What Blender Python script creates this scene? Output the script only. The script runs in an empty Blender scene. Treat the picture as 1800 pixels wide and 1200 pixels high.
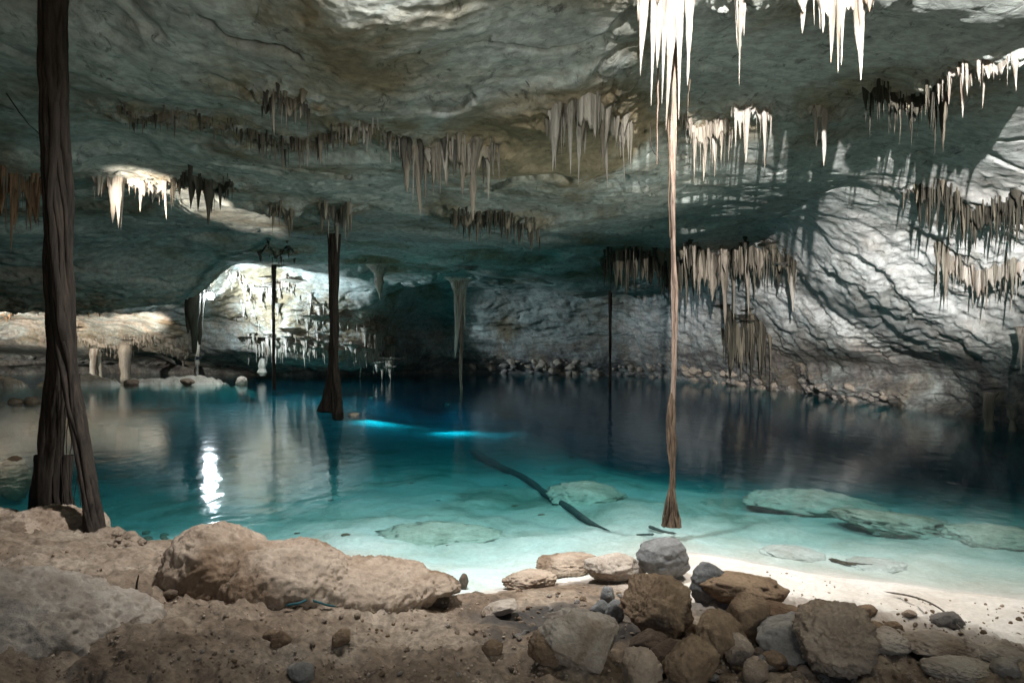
import bpy, math, random
import numpy as np
from mathutils import Vector, Matrix
from mathutils.bvhtree import BVHTree

SC = bpy.context.scene
C = SC.collection
random.seed(7)
RNG = np.random.default_rng(11)
R = math.radians
CAMH, FPX = 1.8, 1200.0

# ------------------------------------------------------------------ camera, sky, sun, exposure
cam_d = bpy.data.cameras.new('camera')
cam = bpy.data.objects.new('camera', cam_d); C.objects.link(cam)
cam.location = (0, 0, CAMH); cam.rotation_euler = (R(90), 0, 0)
cam_d.sensor_width = 36; cam_d.lens = 24; cam_d.clip_start = 0.05; cam_d.clip_end = 600
SC.camera = cam

SUN_EL, SUN_AZ = R(68), R(200)          # the sun stands high behind the cave mouth
w = bpy.data.worlds.new('World'); SC.world = w; w.use_nodes = True
nt = w.node_tree; nt.nodes.clear()
sky = nt.nodes.new('ShaderNodeTexSky'); sky.sky_type = 'NISHITA'; sky.sun_disc = False
sky.sun_elevation = SUN_EL; sky.sun_rotation = SUN_AZ
bg = nt.nodes.new('ShaderNodeBackground'); bg.inputs['Strength'].default_value = 0.038
wo = nt.nodes.new('ShaderNodeOutputWorld')
nt.links.new(sky.outputs[0], bg.inputs['Color']); nt.links.new(bg.outputs[0], wo.inputs['Surface'])
sd = bpy.data.lights.new('sun', 'SUN'); sd.energy = 3.0; sd.angle = R(0.5); sd.color = (1, .95, .86)
sun = bpy.data.objects.new('sun', sd); C.objects.link(sun)
sun_dir = Vector((math.sin(SUN_AZ) * math.cos(SUN_EL), math.cos(SUN_AZ) * math.cos(SUN_EL), math.sin(SUN_EL)))
sun.rotation_euler = sun_dir.to_track_quat('Z', 'Y').to_euler(); sun.location = sun_dir * 60

SC.view_settings.view_transform = 'Standard'; SC.view_settings.look = 'None'
SC.view_settings.gamma = 1; SC.view_settings.use_curve_mapping = False
SC.view_settings.exposure = 1.5
SC.render.engine = 'CYCLES'
cy = SC.cycles
cy.use_denoising = True
try: cy.denoiser = 'OPENIMAGEDENOISE'
except Exception: pass
cy.max_bounces = 8; cy.diffuse_bounces = 5; cy.glossy_bounces = 3; cy.transmission_bounces = 4
cy.transparent_max_bounces = 12; cy.volume_bounces = 0
cy.sample_clamp_indirect = 4.0
cy.caustics_reflective = False; cy.caustics_refractive = False

# ------------------------------------------------------------------ noise
_p = RNG.permutation(256); PERM = np.concatenate([_p, _p, _p])
_g = RNG.normal(size=(256, 3)); GRAD = _g / np.linalg.norm(_g, axis=1)[:, None]
def perlin(P):
    P = np.asarray(P, float)
    i = np.floor(P).astype(np.int64); f = P - i; i &= 255
    u = f * f * f * (f * (f * 6 - 15) + 10)
    out = 0
    for dx in (0, 1):
        wx = u[:, 0] if dx else 1 - u[:, 0]
        a = PERM[(i[:, 0] + dx) & 255]
        for dy in (0, 1):
            wy = u[:, 1] if dy else 1 - u[:, 1]
            b = PERM[(a + i[:, 1] + dy) & 255]
            for dz in (0, 1):
                wz = u[:, 2] if dz else 1 - u[:, 2]
                g = GRAD[PERM[(b + i[:, 2] + dz) & 255]]
                d = g[:, 0] * (f[:, 0] - dx) + g[:, 1] * (f[:, 1] - dy) + g[:, 2] * (f[:, 2] - dz)
                out = out + wx * wy * wz * d
    return out * 1.4
def fbm(P, octv=4, gain=.5, off=0.0):
    P = np.asarray(P, float) + off; s = 0; a = 1.0
    for k in range(octv):
        s = s + a * perlin(P); P = P * 2.03 + 17.3; a *= gain
    return s
def ridged(P, octv=4, gain=.5, off=0.0):
    P = np.asarray(P, float) + off; s = 0; a = 1.0
    for k in range(octv):
        s = s + a * (1 - 2 * np.abs(perlin(P))); P = P * 2.03 + 9.1; a *= gain
    return s
def sstep(a, b, x):
    t = np.clip((x - a) / (b - a), 0, 1); return t * t * (3 - 2 * t)

# ------------------------------------------------------------------ mesh helpers
def mesh_np(name, V, F, smooth=True):
    """V (n,3), F (m,k) arrays -> mesh"""
    V = np.ascontiguousarray(V, np.float32); F = np.ascontiguousarray(F, np.int32)
    me = bpy.data.meshes.new(name); m, k = F.shape
    me.vertices.add(len(V)); me.vertices.foreach_set('co', V.ravel())
    me.loops.add(m * k); me.loops.foreach_set('vertex_index', F.ravel())
    me.polygons.add(m)
    me.polygons.foreach_set('loop_start', np.arange(0, m * k, k, dtype=np.int32))
    me.polygons.foreach_set('loop_total', np.full(m, k, np.int32))
    me.polygons.foreach_set('use_smooth', np.full(m, smooth))
    me.update(calc_edges=True)
    return me
def grid_faces(nr, nc, close=False):
    r = np.arange(nr - 1)[:, None]; n = nc if close else nc - 1; c = np.arange(n)[None, :]
    c1 = (c + 1) % nc
    a = r * nc + c; b = r * nc + c1; d = (r + 1) * nc + c1; e = (r + 1) * nc + c
    return np.stack([a, b, d, e], -1).reshape(-1, 4)
def join_parts(L):
    Vs, Fs, o = [], [], 0
    for V, F in L:
        Vs.append(V); Fs.append(F + o); o += len(V)
    return np.concatenate(Vs), np.concatenate(Fs)
def attr(me, name, vals):
    a = me.attributes.new(name, 'FLOAT', 'POINT'); a.data.foreach_set('value', np.ascontiguousarray(vals, np.float32))
def obj(name, me, mat=None, parent=None, loc=None):
    o = bpy.data.objects.new(name, me); C.objects.link(o)
    if mat is not None and me is not None and not me.materials: me.materials.append(mat)
    if parent is not None: o.parent = parent
    if loc is not None: o.location = loc
    return o
def tag(o, label=None, cat=None, group=None, kind=None):
    if label: o['label'] = label
    if cat: o['category'] = cat
    if group: o['group'] = group
    if kind: o['kind'] = kind
    return o
def thing(name, label, cat, loc=(0, 0, 0), group=None):
    o = bpy.data.objects.new(name, None); C.objects.link(o); o.location = loc; o.empty_display_size = .1
    return tag(o, label, cat, group)
def P3(px, py, d):
    return np.array([(px - 900) / FPX * d, d, CAMH + (600 - py) / FPX * d])

def tube(path, rad, sides=8, seed=0.0, rough=.12, cap=True):
    path = np.asarray(path, float); rad = np.asarray(rad, float); n = len(path)
    T = np.gradient(path, axis=0); T /= np.linalg.norm(T, axis=1)[:, None] + 1e-9
    ref = np.array([0, 1.0, 0]) if abs(T[:, 1]).mean() < .8 else np.array([1.0, 0, 0])
    A = np.cross(T, ref); A /= np.linalg.norm(A, axis=1)[:, None] + 1e-9; B = np.cross(T, A)
    th = np.linspace(0, 2 * np.pi, sides, endpoint=False)
    D = A[:, None] * np.cos(th)[None, :, None] + B[:, None] * np.sin(th)[None, :, None]
    V = path[:, None] + D * rad[:, None, None]
    if rough:
        q = V.reshape(-1, 3) / (rad.mean() * 2.2 + 1e-6) * np.array([1, 1, .35]) + seed
        V = V + D * (rad[:, None] * rough * fbm(q, 3).reshape(n, sides))[:, :, None]
    V = V.reshape(-1, 3); F = grid_faces(n, sides, True)
    if cap:
        e = len(V); V = np.concatenate([V, path[:1], path[-1:]])
        k = np.arange(sides); k1 = (k + 1) % sides
        F = np.concatenate([F, np.stack([k1, k, np.full(sides, e), np.full(sides, e)], -1)[:, [0, 1, 2, 2]],
                            np.stack([(n - 1) * sides + k, (n - 1) * sides + k1, np.full(sides, e + 1), np.full(sides, e + 1)], -1)])
    return V, F
def clean(me):
    me.validate(); return me
def tube_mesh(name, path, rad, **k):
    V, F = tube(path, rad, cap=False, **k); return mesh_np(name, V, F)
def spline(pts, n):
    pts = np.asarray(pts, float); t = np.r_[0, np.cumsum(np.linalg.norm(np.diff(pts[:, :], axis=0), axis=1))]
    return np.stack([hermite(t, pts[:, k], np.linspace(0, t[-1], n)) for k in range(pts.shape[1])], -1)
def hermite(t, v, x):
    t = np.asarray(t, float); v = np.asarray(v, float)
    s = np.diff(v) / np.maximum(np.diff(t), 1e-9)
    m = np.r_[s[:1], np.where(s[:-1] * s[1:] > 0, 2 * s[:-1] * s[1:] / (s[:-1] + s[1:] + 1e-12 * np.sign(s[:-1] + s[1:])), 0), s[-1:]]
    i = np.clip(np.searchsorted(t, x, side='right') - 1, 0, len(t) - 2)
    h = np.maximum(t[i + 1] - t[i], 1e-9); u = np.clip((x - t[i]) / h, 0, 1)
    return ((2*u**3-3*u**2+1)*v[i] + (u**3-2*u**2+u)*h*m[i] + (-2*u**3+3*u**2)*v[i+1] + (u**3-u**2)*h*m[i+1])

# ------------------------------------------------------------------ materials
def newmat(name):
    m = bpy.data.materials.new(name); m.use_nodes = True; n = m.node_tree.nodes; n.clear()
    o = n.new('ShaderNodeOutputMaterial'); b = n.new('ShaderNodeBsdfPrincipled')
    m.node_tree.links.new(b.outputs[0], o.inputs['Surface']); return m, n, m.node_tree.links, b
def tex(n, l, co, scale, detail=6, rough=.6, dist=0.0):
    t = n.new('ShaderNodeTexNoise'); t.inputs['Scale'].default_value = scale; t.inputs['Detail'].default_value = detail
    t.inputs['Roughness'].default_value = rough; t.inputs['Distortion'].default_value = dist
    l.new(co, t.inputs['Vector']); return t.outputs['Fac']
def ramp(n, l, fac, stops):
    r = n.new('ShaderNodeValToRGB'); e = r.color_ramp.elements
    while len(e) < len(stops): e.new(.5)
    for k, (p, c) in enumerate(stops):
        e[k].position = p; e[k].color = (c if len(c) == 4 else (*c, 1)) if not isinstance(c, (int, float)) else (c, c, c, 1)
    l.new(fac, r.inputs['Fac']); return r.outputs['Color']
def mix(n, l, fac, a, b, mode='MIX'):
    m = n.new('ShaderNodeMix'); m.data_type = 'RGBA'; m.blend_type = mode
    for s, v in ((m.inputs['Factor'], fac), (m.inputs['A'], a), (m.inputs['B'], b)):
        pass
    ins = [i for i in m.inputs if i.enabled]
    for s, v in zip(ins, (fac, a, b)):
        if isinstance(v, bpy.types.NodeSocket): l.new(v, s)
        elif isinstance(v, (int, float)): s.default_value = v
        else: s.default_value = (*v, 1)
    return [o for o in m.outputs if o.enabled][0]
def coords(n, l, per_object=False, scale=None):
    tc = n.new('ShaderNodeTexCoord'); v = tc.outputs['Object']
    if per_object:
        oi = n.new('ShaderNodeObjectInfo'); ml = n.new('ShaderNodeMath'); ml.operation = 'MULTIPLY'; ml.inputs[1].default_value = 40
        l.new(oi.outputs['Random'], ml.inputs[0])
        ad = n.new('ShaderNodeVectorMath'); ad.operation = 'ADD'; l.new(v, ad.inputs[0]); l.new(ml.outputs[0], ad.inputs[1]); v = ad.outputs[0]
    if scale:
        mp = n.new('ShaderNodeMapping'); mp.inputs['Scale'].default_value = scale; l.new(v, mp.inputs['Vector']); v = mp.outputs[0]
    return v
def bump(n, l, b, h, strength, dist):
    bp = n.new('ShaderNodeBump'); bp.inputs['Strength'].default_value = strength; bp.inputs['Distance'].default_value = dist
    l.new(h, bp.inputs['Height']); l.new(bp.outputs[0], b.inputs['Normal']); return bp
def attr_node(n, name):
    a = n.new('ShaderNodeAttribute'); a.attribute_name = name; return a.outputs['Fac']

def rock_mat(name, pale, dark, stain, scale=1.0, stain_at=(.5, .68), rough=.85, bs=.9, bd=.03, per_object=True, pits=True, streak=None):
    m, n, l, b = newmat(name)
    co = coords(n, l, per_object, streak)
    base = ramp(n, l, tex(n, l, co, 2.2 * scale, 8, .62, .3), [(.3, dark), (.62, pale)])
    st = ramp(n, l, tex(n, l, co, .7 * scale, 5, .6, .6), [(stain_at[0], 0), (stain_at[1], 1)])
    col = mix(n, l, st, base, stain)
    fine = tex(n, l, co, 14 * scale, 8, .7)
    col = mix(n, l, .35, col, ramp(n, l, fine, [(.35, .25), (.65, 1.0)]), 'MULTIPLY')
    if pits:
        vo = n.new('ShaderNodeTexVoronoi'); vo.inputs['Scale'].default_value = 9 * scale; l.new(co, vo.inputs['Vector'])
        pit = ramp(n, l, vo.outputs['Distance'], [(.05, .3), (.28, 1)])
        pm = ramp(n, l, tex(n, l, co, 3.1 * scale, 3), [(.45, 0), (.6, 1)])
        pc = mix(n, l, pm, (1, 1, 1), pit)
        col = mix(n, l, .6, col, pc, 'MULTIPLY')
        fine = mix(n, l, .5, fine, pc, 'MULTIPLY')
    l.new(col, b.inputs['Base Color']); b.inputs['Roughness'].default_value = rough
    b.inputs['Specular IOR Level'].default_value = .25
    bump(n, l, b, fine, bs, bd); return m

def cave_mat():
    m, n, l, b = newmat('cave_limestone')
    co = coords(n, l)
    pale, dark = (.44, .475, .44), (.28, .30, .28)
    base = ramp(n, l, tex(n, l, co, .55, 8, .6, .5), [(.33, dark), (.62, pale)])
    ol = ramp(n, l, tex(n, l, co, .32, 7, .62, .8), [(.48, 0), (.64, 1)])
    oi = n.new('ShaderNodeMath'); oi.operation = 'SUBTRACT'; oi.use_clamp = True; l.new(ol, oi.inputs[0]); l.new(attr_node(n, 'clean'), oi.inputs[1])
    base = mix(n, l, oi.outputs[0], base, (.20, .165, .105))
    rs = attr_node(n, 'ochre')
    rn = ramp(n, l, tex(n, l, co, 1.3, 6, .65, .6), [(.45, 0), (.62, 1)])
    rr = n.new('ShaderNodeMath'); rr.operation = 'MULTIPLY'; l.new(rs, rr.inputs[0]); l.new(rn, rr.inputs[1])
    base = mix(n, l, rr.outputs[0], base, (.46, .33, .24))
    sn = ramp(n, l, tex(n, l, co, 2.4, 7, .68, .8), [(.36, 0), (.58, 1)])
    sm = n.new('ShaderNodeMath'); sm.operation = 'MULTIPLY'; l.new(attr_node(n, 'stain'), sm.inputs[0]); l.new(sn, sm.inputs[1])
    base = mix(n, l, sm.outputs[0], base, (.21, .165, .10))
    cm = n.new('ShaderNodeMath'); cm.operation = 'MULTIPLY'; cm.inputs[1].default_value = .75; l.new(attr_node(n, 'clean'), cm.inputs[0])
    base = mix(n, l, cm.outputs[0], base, ramp(n, l, tex(n, l, co, 1.7, 8, .66, .5), [(.36, (.40, .385, .36)), (.52, (.66, .665, .66))]))  # right wall paled: floodlight brightness put into the rock colour
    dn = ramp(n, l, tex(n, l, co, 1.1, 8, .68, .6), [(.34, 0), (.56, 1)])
    dm = n.new('ShaderNodeMath'); dm.operation = 'MULTIPLY'; l.new(attr_node(n, 'damp_shade'), dm.inputs[0]); l.new(dn, dm.inputs[1])
    base = mix(n, l, dm.outputs[0], base, (.125, .115, .112))  # blotchy waterline stain, also standing in for dim light on the lower wall
    fine = tex(n, l, co, 7, 10, .68, .2)
    base = mix(n, l, .55, base, ramp(n, l, fine, [(.36, .25), (.6, 1.0)]), 'MULTIPLY')
    sp = ramp(n, l, tex(n, l, coords(n, l, False, (1, .5, 1)), 4.2, 9, .76, 1.4), [(.56, 1), (.66, .2)])
    base = mix(n, l, .85, base, sp, 'MULTIPLY')
    l.new(base, b.inputs['Base Color']); b.inputs['Roughness'].default_value = .9
    b.inputs['Specular IOR Level'].default_value = .2
    hh = mix(n, l, .5, fine, sp, 'MULTIPLY')
    bump(n, l, b, hh, .6, .05); return m

M = {}
M['cave'] = cave_mat()
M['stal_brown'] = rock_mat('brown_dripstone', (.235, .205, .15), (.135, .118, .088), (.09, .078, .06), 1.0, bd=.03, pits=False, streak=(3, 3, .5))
M['stal_dark_shaded'] = rock_mat('shaded_dark_dripstone', (.085, .078, .058), (.045, .04, .032), (.04, .036, .028), 1.0, bd=.03, pits=False, streak=(3, 3, .5))  # dark copy: shadow on the unlit fringes put into the colour
M['stal_white'] = rock_mat('lit_white_dripstone', (.48, .445, .395), (.28, .24, .195), (.19, .135, .095), .9, (.5, .64), bd=.02, pits=False, streak=(3, 3, .5))  # pale copy for floodlit stalactites, their brightness partly in the colour
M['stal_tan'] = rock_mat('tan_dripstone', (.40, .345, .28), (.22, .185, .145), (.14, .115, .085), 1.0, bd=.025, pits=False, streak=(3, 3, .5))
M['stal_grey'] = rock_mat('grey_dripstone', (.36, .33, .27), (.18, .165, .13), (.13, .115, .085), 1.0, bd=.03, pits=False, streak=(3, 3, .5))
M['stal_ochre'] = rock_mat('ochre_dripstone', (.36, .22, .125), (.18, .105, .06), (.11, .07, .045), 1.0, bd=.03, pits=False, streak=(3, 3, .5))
M['tan_rock'] = rock_mat('tan_rock', (.46, .36, .27), (.30, .22, .155), (.20, .13, .08), 2.2, (.5, .66), bd=.02)
M['brown_rock'] = rock_mat('brown_rock', (.33, .23, .145), (.20, .13, .08), (.14, .085, .05), 3, (.5, .66), bd=.02)
M['pale_rock'] = rock_mat('pale_rock', (.52, .445, .365), (.33, .265, .205), (.24, .17, .115), 2.5, (.55, .7), bd=.02)
M['grey_rock'] = rock_mat('grey_rock', (.37, .335, .295), (.21, .19, .165), (.12, .105, .09), 3, (.52, .68), bd=.015)
M['slate_rock'] = rock_mat('slate_grey_rock', (.24, .235, .225), (.12, .12, .115), (.07, .068, .064), 3, (.52, .68), bd=.015)
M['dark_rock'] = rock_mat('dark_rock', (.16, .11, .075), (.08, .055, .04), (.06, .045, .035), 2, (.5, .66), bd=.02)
M['wet_rock'] = rock_mat('submerged_rock', (.60, .60, .50), (.38, .40, .31), (.24, .26, .19), 1.5, (.54, .70), bd=.03)
M['white_rock'] = rock_mat('white_submerged_rock', (.74, .70, .65), (.55, .5, .45), (.45, .38, .32), 2.0, (.55, .7), bd=.02)

def ground_mat():
    m, n, l, b = newmat('shore_clay_and_sand')
    co = coords(n, l)
    clay = ramp(n, l, tex(n, l, co, 1.8, 8, .65, .4), [(.3, (.12, .08, .05)), (.5, (.235, .172, .12)), (.68, (.37, .295, .22))])
    sand = ramp(n, l, tex(n, l, co, 1.2, 7, .62, .6), [(.32, (.60, .53, .45)), (.62, (.80, .76, .70))])
    soil = ramp(n, l, tex(n, l, co, 9, 6, .7), [(.35, (.035, .03, .026)), (.7, (.09, .075, .06))])
    bed = ramp(n, l, tex(n, l, co, .55, 8, .66, .9), [(.36, (.24, .26, .20)), (.48, (.50, .49, .42)), (.66, (.64, .61, .56))])
    col = mix(n, l, attr_node(n, 'sand'), clay, sand)
    bed = mix(n, l, attr_node(n, 'bed_dark'), bed, (.13, .115, .085))
    col = mix(n, l, attr_node(n, 'bed'), col, bed)
    fine = tex(n, l, co, 26, 10, .7)
    med = tex(n, l, co, 8, 8, .65, .6)
    dk = mix(n, l, .5, ramp(n, l, fine, [(.34, .35), (.58, 1)]), ramp(n, l, med, [(.34, .35), (.52, 1)]), 'MULTIPLY')
    fa = n.new('ShaderNodeMath'); fa.operation = 'SUBTRACT'; fa.inputs[0].default_value = .85; l.new(attr_node(n, 'sand'), fa.inputs[1])
    fb = n.new('ShaderNodeMath'); fb.operation = 'MAXIMUM'; fb.inputs[1].default_value = .3; l.new(fa.outputs[0], fb.inputs[0])
    col = mix(n, l, fb.outputs[0], col, dk, 'MULTIPLY')
    col = mix(n, l, attr_node(n, 'soil'), col, soil)
    l.new(col, b.inputs['Base Color']); b.inputs['Roughness'].default_value = .85; b.inputs['Specular IOR Level'].default_value = .25
    hh = mix(n, l, .5, fine, med)
    bump(n, l, b, hh, .8, .03); return m
M['ground'] = ground_mat()

def bark_mat(name, a, c, streak=(1, 1, .12), sc=24):
    m, n, l, b = newmat(name)
    co = coords(n, l, False, streak)
    f = tex(n, l, co, sc, 8, .65, .4)
    col = ramp(n, l, f, [(.32, a), (.66, c)])
    l.new(col, b.inputs['Base Color']); b.inputs['Roughness'].default_value = .85; b.inputs['Specular IOR Level'].default_value = .2
    bump(n, l, b, f, .9, .02); return m
M['bark_dark'] = bark_mat('dark_root_bark', (.010, .008, .006), (.042, .031, .023))
M['bark_brown'] = bark_mat('brown_root_bark', (.035, .024, .016), (.13, .09, .06), sc=40)
M['bark_pale'] = bark_mat('pale_root_bark', (.075, .05, .036), (.28, .205, .16), sc=40)
M['wood'] = bark_mat('sunken_wood', (.03, .035, .035), (.10, .11, .10), (1, 1, 1), 10)
M['stick'] = bark_mat('dry_stick', (.07, .06, .05), (.20, .17, .14), (1, 1, 1), 20)

def plain(name, col, rough=.5, metal=0, emit=0, ecol=None):
    m, n, l, b = newmat(name)
    f = tex(n, l, coords(n, l), 30, 4)
    c2 = tuple(x * .75 for x in col)
    l.new(ramp(n, l, f, [(.3, c2), (.7, col)]), b.inputs['Base Color'])
    b.inputs['Roughness'].default_value = rough; b.inputs['Metallic'].default_value = metal
    if emit:
        b.inputs['Emission Color'].default_value = (*(ecol or col), 1); b.inputs['Emission Strength'].default_value = emit
    return m
M['lamp_black'] = plain('black_lamp_housing', (.03, .03, .032), .45)
M['lamp_steel'] = plain('grey_steel', (.35, .36, .37), .4, .8)
M['rope'] = plain('teal_rope_fibre', (.012, .08, .09), .8)

def water_mat():
    m = bpy.data.materials.new('cave_pool_water'); m.use_nodes = True; n = m.node_tree.nodes; l = m.node_tree.links; n.clear()
    o = n.new('ShaderNodeOutputMaterial')
    co = coords(n, l)
    w1 = tex(n, l, coords(n, l, False, (1, .55, 1)), 5.0, 4, .55)
    w2 = tex(n, l, co, 1.1, 3, .5)
    h = mix(n, l, .35, w1, w2)
    bp = n.new('ShaderNodeBump'); bp.inputs['Strength'].default_value = .20; bp.inputs['Distance'].default_value = .05
    l.new(h, bp.inputs['Height'])
    fr = n.new('ShaderNodeFresnel'); l.new(bp.outputs[0], fr.inputs['Normal'])
    ge = n.new('ShaderNodeNewGeometry'); io = n.new('ShaderNodeMapRange'); l.new(ge.outputs['Backfacing'], io.inputs['Value'])
    io.inputs['To Min'].default_value = 1.333; io.inputs['To Max'].default_value = 1 / 1.333; l.new(io.outputs[0], fr.inputs['IOR'])
    tr = n.new('ShaderNodeBsdfTransparent'); gl = n.new('ShaderNodeBsdfGlossy'); gl.inputs['Roughness'].default_value = .06
    l.new(bp.outputs[0], gl.inputs['Normal'])
    mx = n.new('ShaderNodeMixShader'); l.new(fr.outputs[0], mx.inputs[0]); l.new(tr.outputs[0], mx.inputs[1]); l.new(gl.outputs[0], mx.inputs[2])
    l.new(mx.outputs[0], o.inputs['Surface'])
    va = n.new('ShaderNodeVolumeAbsorption'); va.inputs['Color'].default_value = (.0, .86, .925, 1); va.inputs['Density'].default_value = .58
    vs = n.new('ShaderNodeVolumeScatter'); vs.inputs['Color'].default_value = (.03, .6, .85, 1); vs.inputs['Density'].default_value = .015
    ad = n.new('ShaderNodeAddShader'); l.new(va.outputs[0], ad.inputs[0]); l.new(vs.outputs[0], ad.inputs[1]); l.new(ad.outputs[0], o.inputs['Volume'])
    return m
M['water'] = water_mat()

# ------------------------------------------------------------------ dripstone curtains: where they hang
CUR = []
def cq(*a, **k): CUR.append((a, k))
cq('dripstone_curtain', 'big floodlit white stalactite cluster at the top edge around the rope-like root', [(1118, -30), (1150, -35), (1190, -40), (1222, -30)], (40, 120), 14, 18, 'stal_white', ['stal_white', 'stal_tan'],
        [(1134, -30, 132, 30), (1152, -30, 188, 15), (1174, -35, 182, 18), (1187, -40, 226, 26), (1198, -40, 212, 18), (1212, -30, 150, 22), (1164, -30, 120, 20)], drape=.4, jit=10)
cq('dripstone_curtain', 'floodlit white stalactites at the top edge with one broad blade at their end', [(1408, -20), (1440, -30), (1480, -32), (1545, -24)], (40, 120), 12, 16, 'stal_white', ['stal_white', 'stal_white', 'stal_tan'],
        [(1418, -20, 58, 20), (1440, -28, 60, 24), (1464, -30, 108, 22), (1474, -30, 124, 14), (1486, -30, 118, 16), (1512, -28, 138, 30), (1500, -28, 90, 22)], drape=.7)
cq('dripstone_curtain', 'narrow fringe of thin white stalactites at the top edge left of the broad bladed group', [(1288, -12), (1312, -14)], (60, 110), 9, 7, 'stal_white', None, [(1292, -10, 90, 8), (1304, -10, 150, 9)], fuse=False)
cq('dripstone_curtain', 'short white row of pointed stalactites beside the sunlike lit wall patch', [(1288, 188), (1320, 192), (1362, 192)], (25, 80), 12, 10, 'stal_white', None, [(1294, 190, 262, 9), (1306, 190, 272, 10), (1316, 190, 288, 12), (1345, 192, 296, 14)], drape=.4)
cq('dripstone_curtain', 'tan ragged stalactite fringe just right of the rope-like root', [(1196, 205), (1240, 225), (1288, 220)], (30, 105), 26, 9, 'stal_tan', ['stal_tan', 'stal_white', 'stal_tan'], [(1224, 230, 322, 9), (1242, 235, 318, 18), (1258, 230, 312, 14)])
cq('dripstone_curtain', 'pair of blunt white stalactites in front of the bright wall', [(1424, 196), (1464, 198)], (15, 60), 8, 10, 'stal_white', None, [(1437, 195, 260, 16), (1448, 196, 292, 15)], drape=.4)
cq('dripstone_curtain', 'dark brown dense fringe under the ceiling at the upper right', [(1528, 158), (1580, 168), (1620, 172), (1665, 168)], (35, 110), 52, 8, 'stal_dark_shaded', ['stal_dark_shaded', 'stal_dark_shaded', 'stal_brown'], dd=.15)  # dark stone stands in for shadow on this fringe
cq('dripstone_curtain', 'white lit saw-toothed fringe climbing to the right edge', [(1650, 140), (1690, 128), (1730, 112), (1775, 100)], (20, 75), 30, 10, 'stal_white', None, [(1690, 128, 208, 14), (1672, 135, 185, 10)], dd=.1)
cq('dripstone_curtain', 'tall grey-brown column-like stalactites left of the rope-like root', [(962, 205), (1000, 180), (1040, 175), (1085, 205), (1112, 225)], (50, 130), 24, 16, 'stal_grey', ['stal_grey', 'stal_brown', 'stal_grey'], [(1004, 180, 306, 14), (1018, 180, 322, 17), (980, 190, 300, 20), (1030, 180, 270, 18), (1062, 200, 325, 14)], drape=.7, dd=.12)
cq('dripstone_curtain', 'large brown stalactite group at the middle of the ceiling with one thick long tip', [(688, 245), (740, 262), (800, 262), (882, 255)], (35, 105), 34, 14, 'stal_brown', ['stal_brown', 'stal_grey', 'stal_dark_shaded'], [(730, 262, 378, 16), (718, 255, 340, 22), (830, 258, 388, 30), (818, 262, 345, 26), (780, 262, 328, 20), (760, 262, 322, 16)], drape=.6, dd=.2)
cq('dripstone_curtain', 'brown fine fringe on the ceiling step below the large middle group', [(790, 372), (850, 385), (905, 392), (950, 395)], (20, 62), 46, 9, 'stal_brown', ['stal_brown', 'stal_dark_shaded'], [(842, 375, 426, 12)], dd=.15)
cq('dripstone_curtain', 'small dark brown fringe high on the left half of the ceiling', [(460, 168), (500, 172), (545, 180)], (25, 60), 20, 10, 'stal_brown', ['stal_brown', 'stal_dark_shaded'], [(480, 170, 240, 9), (505, 172, 222, 9)])
cq('dripstone_curtain', 'thin olive-brown fringe on a ceiling shelf above the white lit stalactites', [(205, 196), (260, 196), (310, 205), (420, 215)], (12, 42), 44, 8, 'stal_brown', ['stal_brown', 'stal_dark_shaded', 'stal_grey'], [(306, 205, 243, 7)])
cq('dripstone_curtain', 'long brown fringe stretching over the dark root post', [(420, 236), (480, 240), (540, 245), (612, 240)], (18, 58), 48, 9, 'stal_brown', ['stal_brown', 'stal_grey', 'stal_dark_shaded'], [(497, 245, 302, 8), (527, 245, 294, 8), (565, 240, 290, 14)])
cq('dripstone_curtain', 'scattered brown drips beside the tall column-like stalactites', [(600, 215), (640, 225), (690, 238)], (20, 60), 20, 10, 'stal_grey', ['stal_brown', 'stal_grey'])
cq('dripstone_curtain', 'dark grey fringe with a single pointed tip left of the dark root post', [(295, 312), (340, 318), (410, 326)], (15, 55), 28, 10, 'stal_dark_shaded', None, [(365, 318, 398, 20), (352, 318, 372, 16)], drape=.6)
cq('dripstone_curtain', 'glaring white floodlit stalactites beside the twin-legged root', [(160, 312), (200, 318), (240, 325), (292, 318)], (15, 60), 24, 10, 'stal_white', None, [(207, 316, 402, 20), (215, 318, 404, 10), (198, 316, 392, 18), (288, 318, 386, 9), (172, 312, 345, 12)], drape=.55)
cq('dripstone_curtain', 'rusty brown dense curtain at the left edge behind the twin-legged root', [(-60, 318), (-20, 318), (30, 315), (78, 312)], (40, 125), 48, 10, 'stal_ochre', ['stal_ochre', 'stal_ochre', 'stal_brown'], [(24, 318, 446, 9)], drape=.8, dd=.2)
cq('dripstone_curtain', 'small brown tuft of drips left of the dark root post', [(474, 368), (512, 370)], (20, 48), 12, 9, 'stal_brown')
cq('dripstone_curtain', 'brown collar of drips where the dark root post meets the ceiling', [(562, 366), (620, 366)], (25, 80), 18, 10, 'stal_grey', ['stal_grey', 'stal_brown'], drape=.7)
cq('dripstone_curtain', 'black-brown hanging fringe behind the rope-like root', [(1062, 452), (1120, 450), (1180, 455), (1225, 450)], (35, 95), 60, 9, 'stal_dark_shaded', ['stal_dark_shaded', 'stal_brown'], dd=.3, drape=.6)
cq('dripstone_curtain', 'pale tan stalactites with needle tips under the dark overhang', [(1200, 440), (1250, 445), (1300, 440), (1350, 448)], (40, 110), 44, 10, 'stal_tan', ['stal_tan', 'stal_tan', 'stal_brown', 'stal_dark_shaded'], [(1270, 450, 572, 18), (1290, 460, 562, 10), (1312, 450, 555, 12), (1250, 450, 530, 26)], dd=.3, drape=.7)
cq('dripstone_curtain', 'dark fringe along the edge of the overhang with a pale end spike', [(1340, 430), (1365, 445), (1400, 470)], (20, 60), 18, 10, 'stal_dark_shaded', ['stal_dark_shaded', 'stal_brown'], fuse=True)
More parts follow.
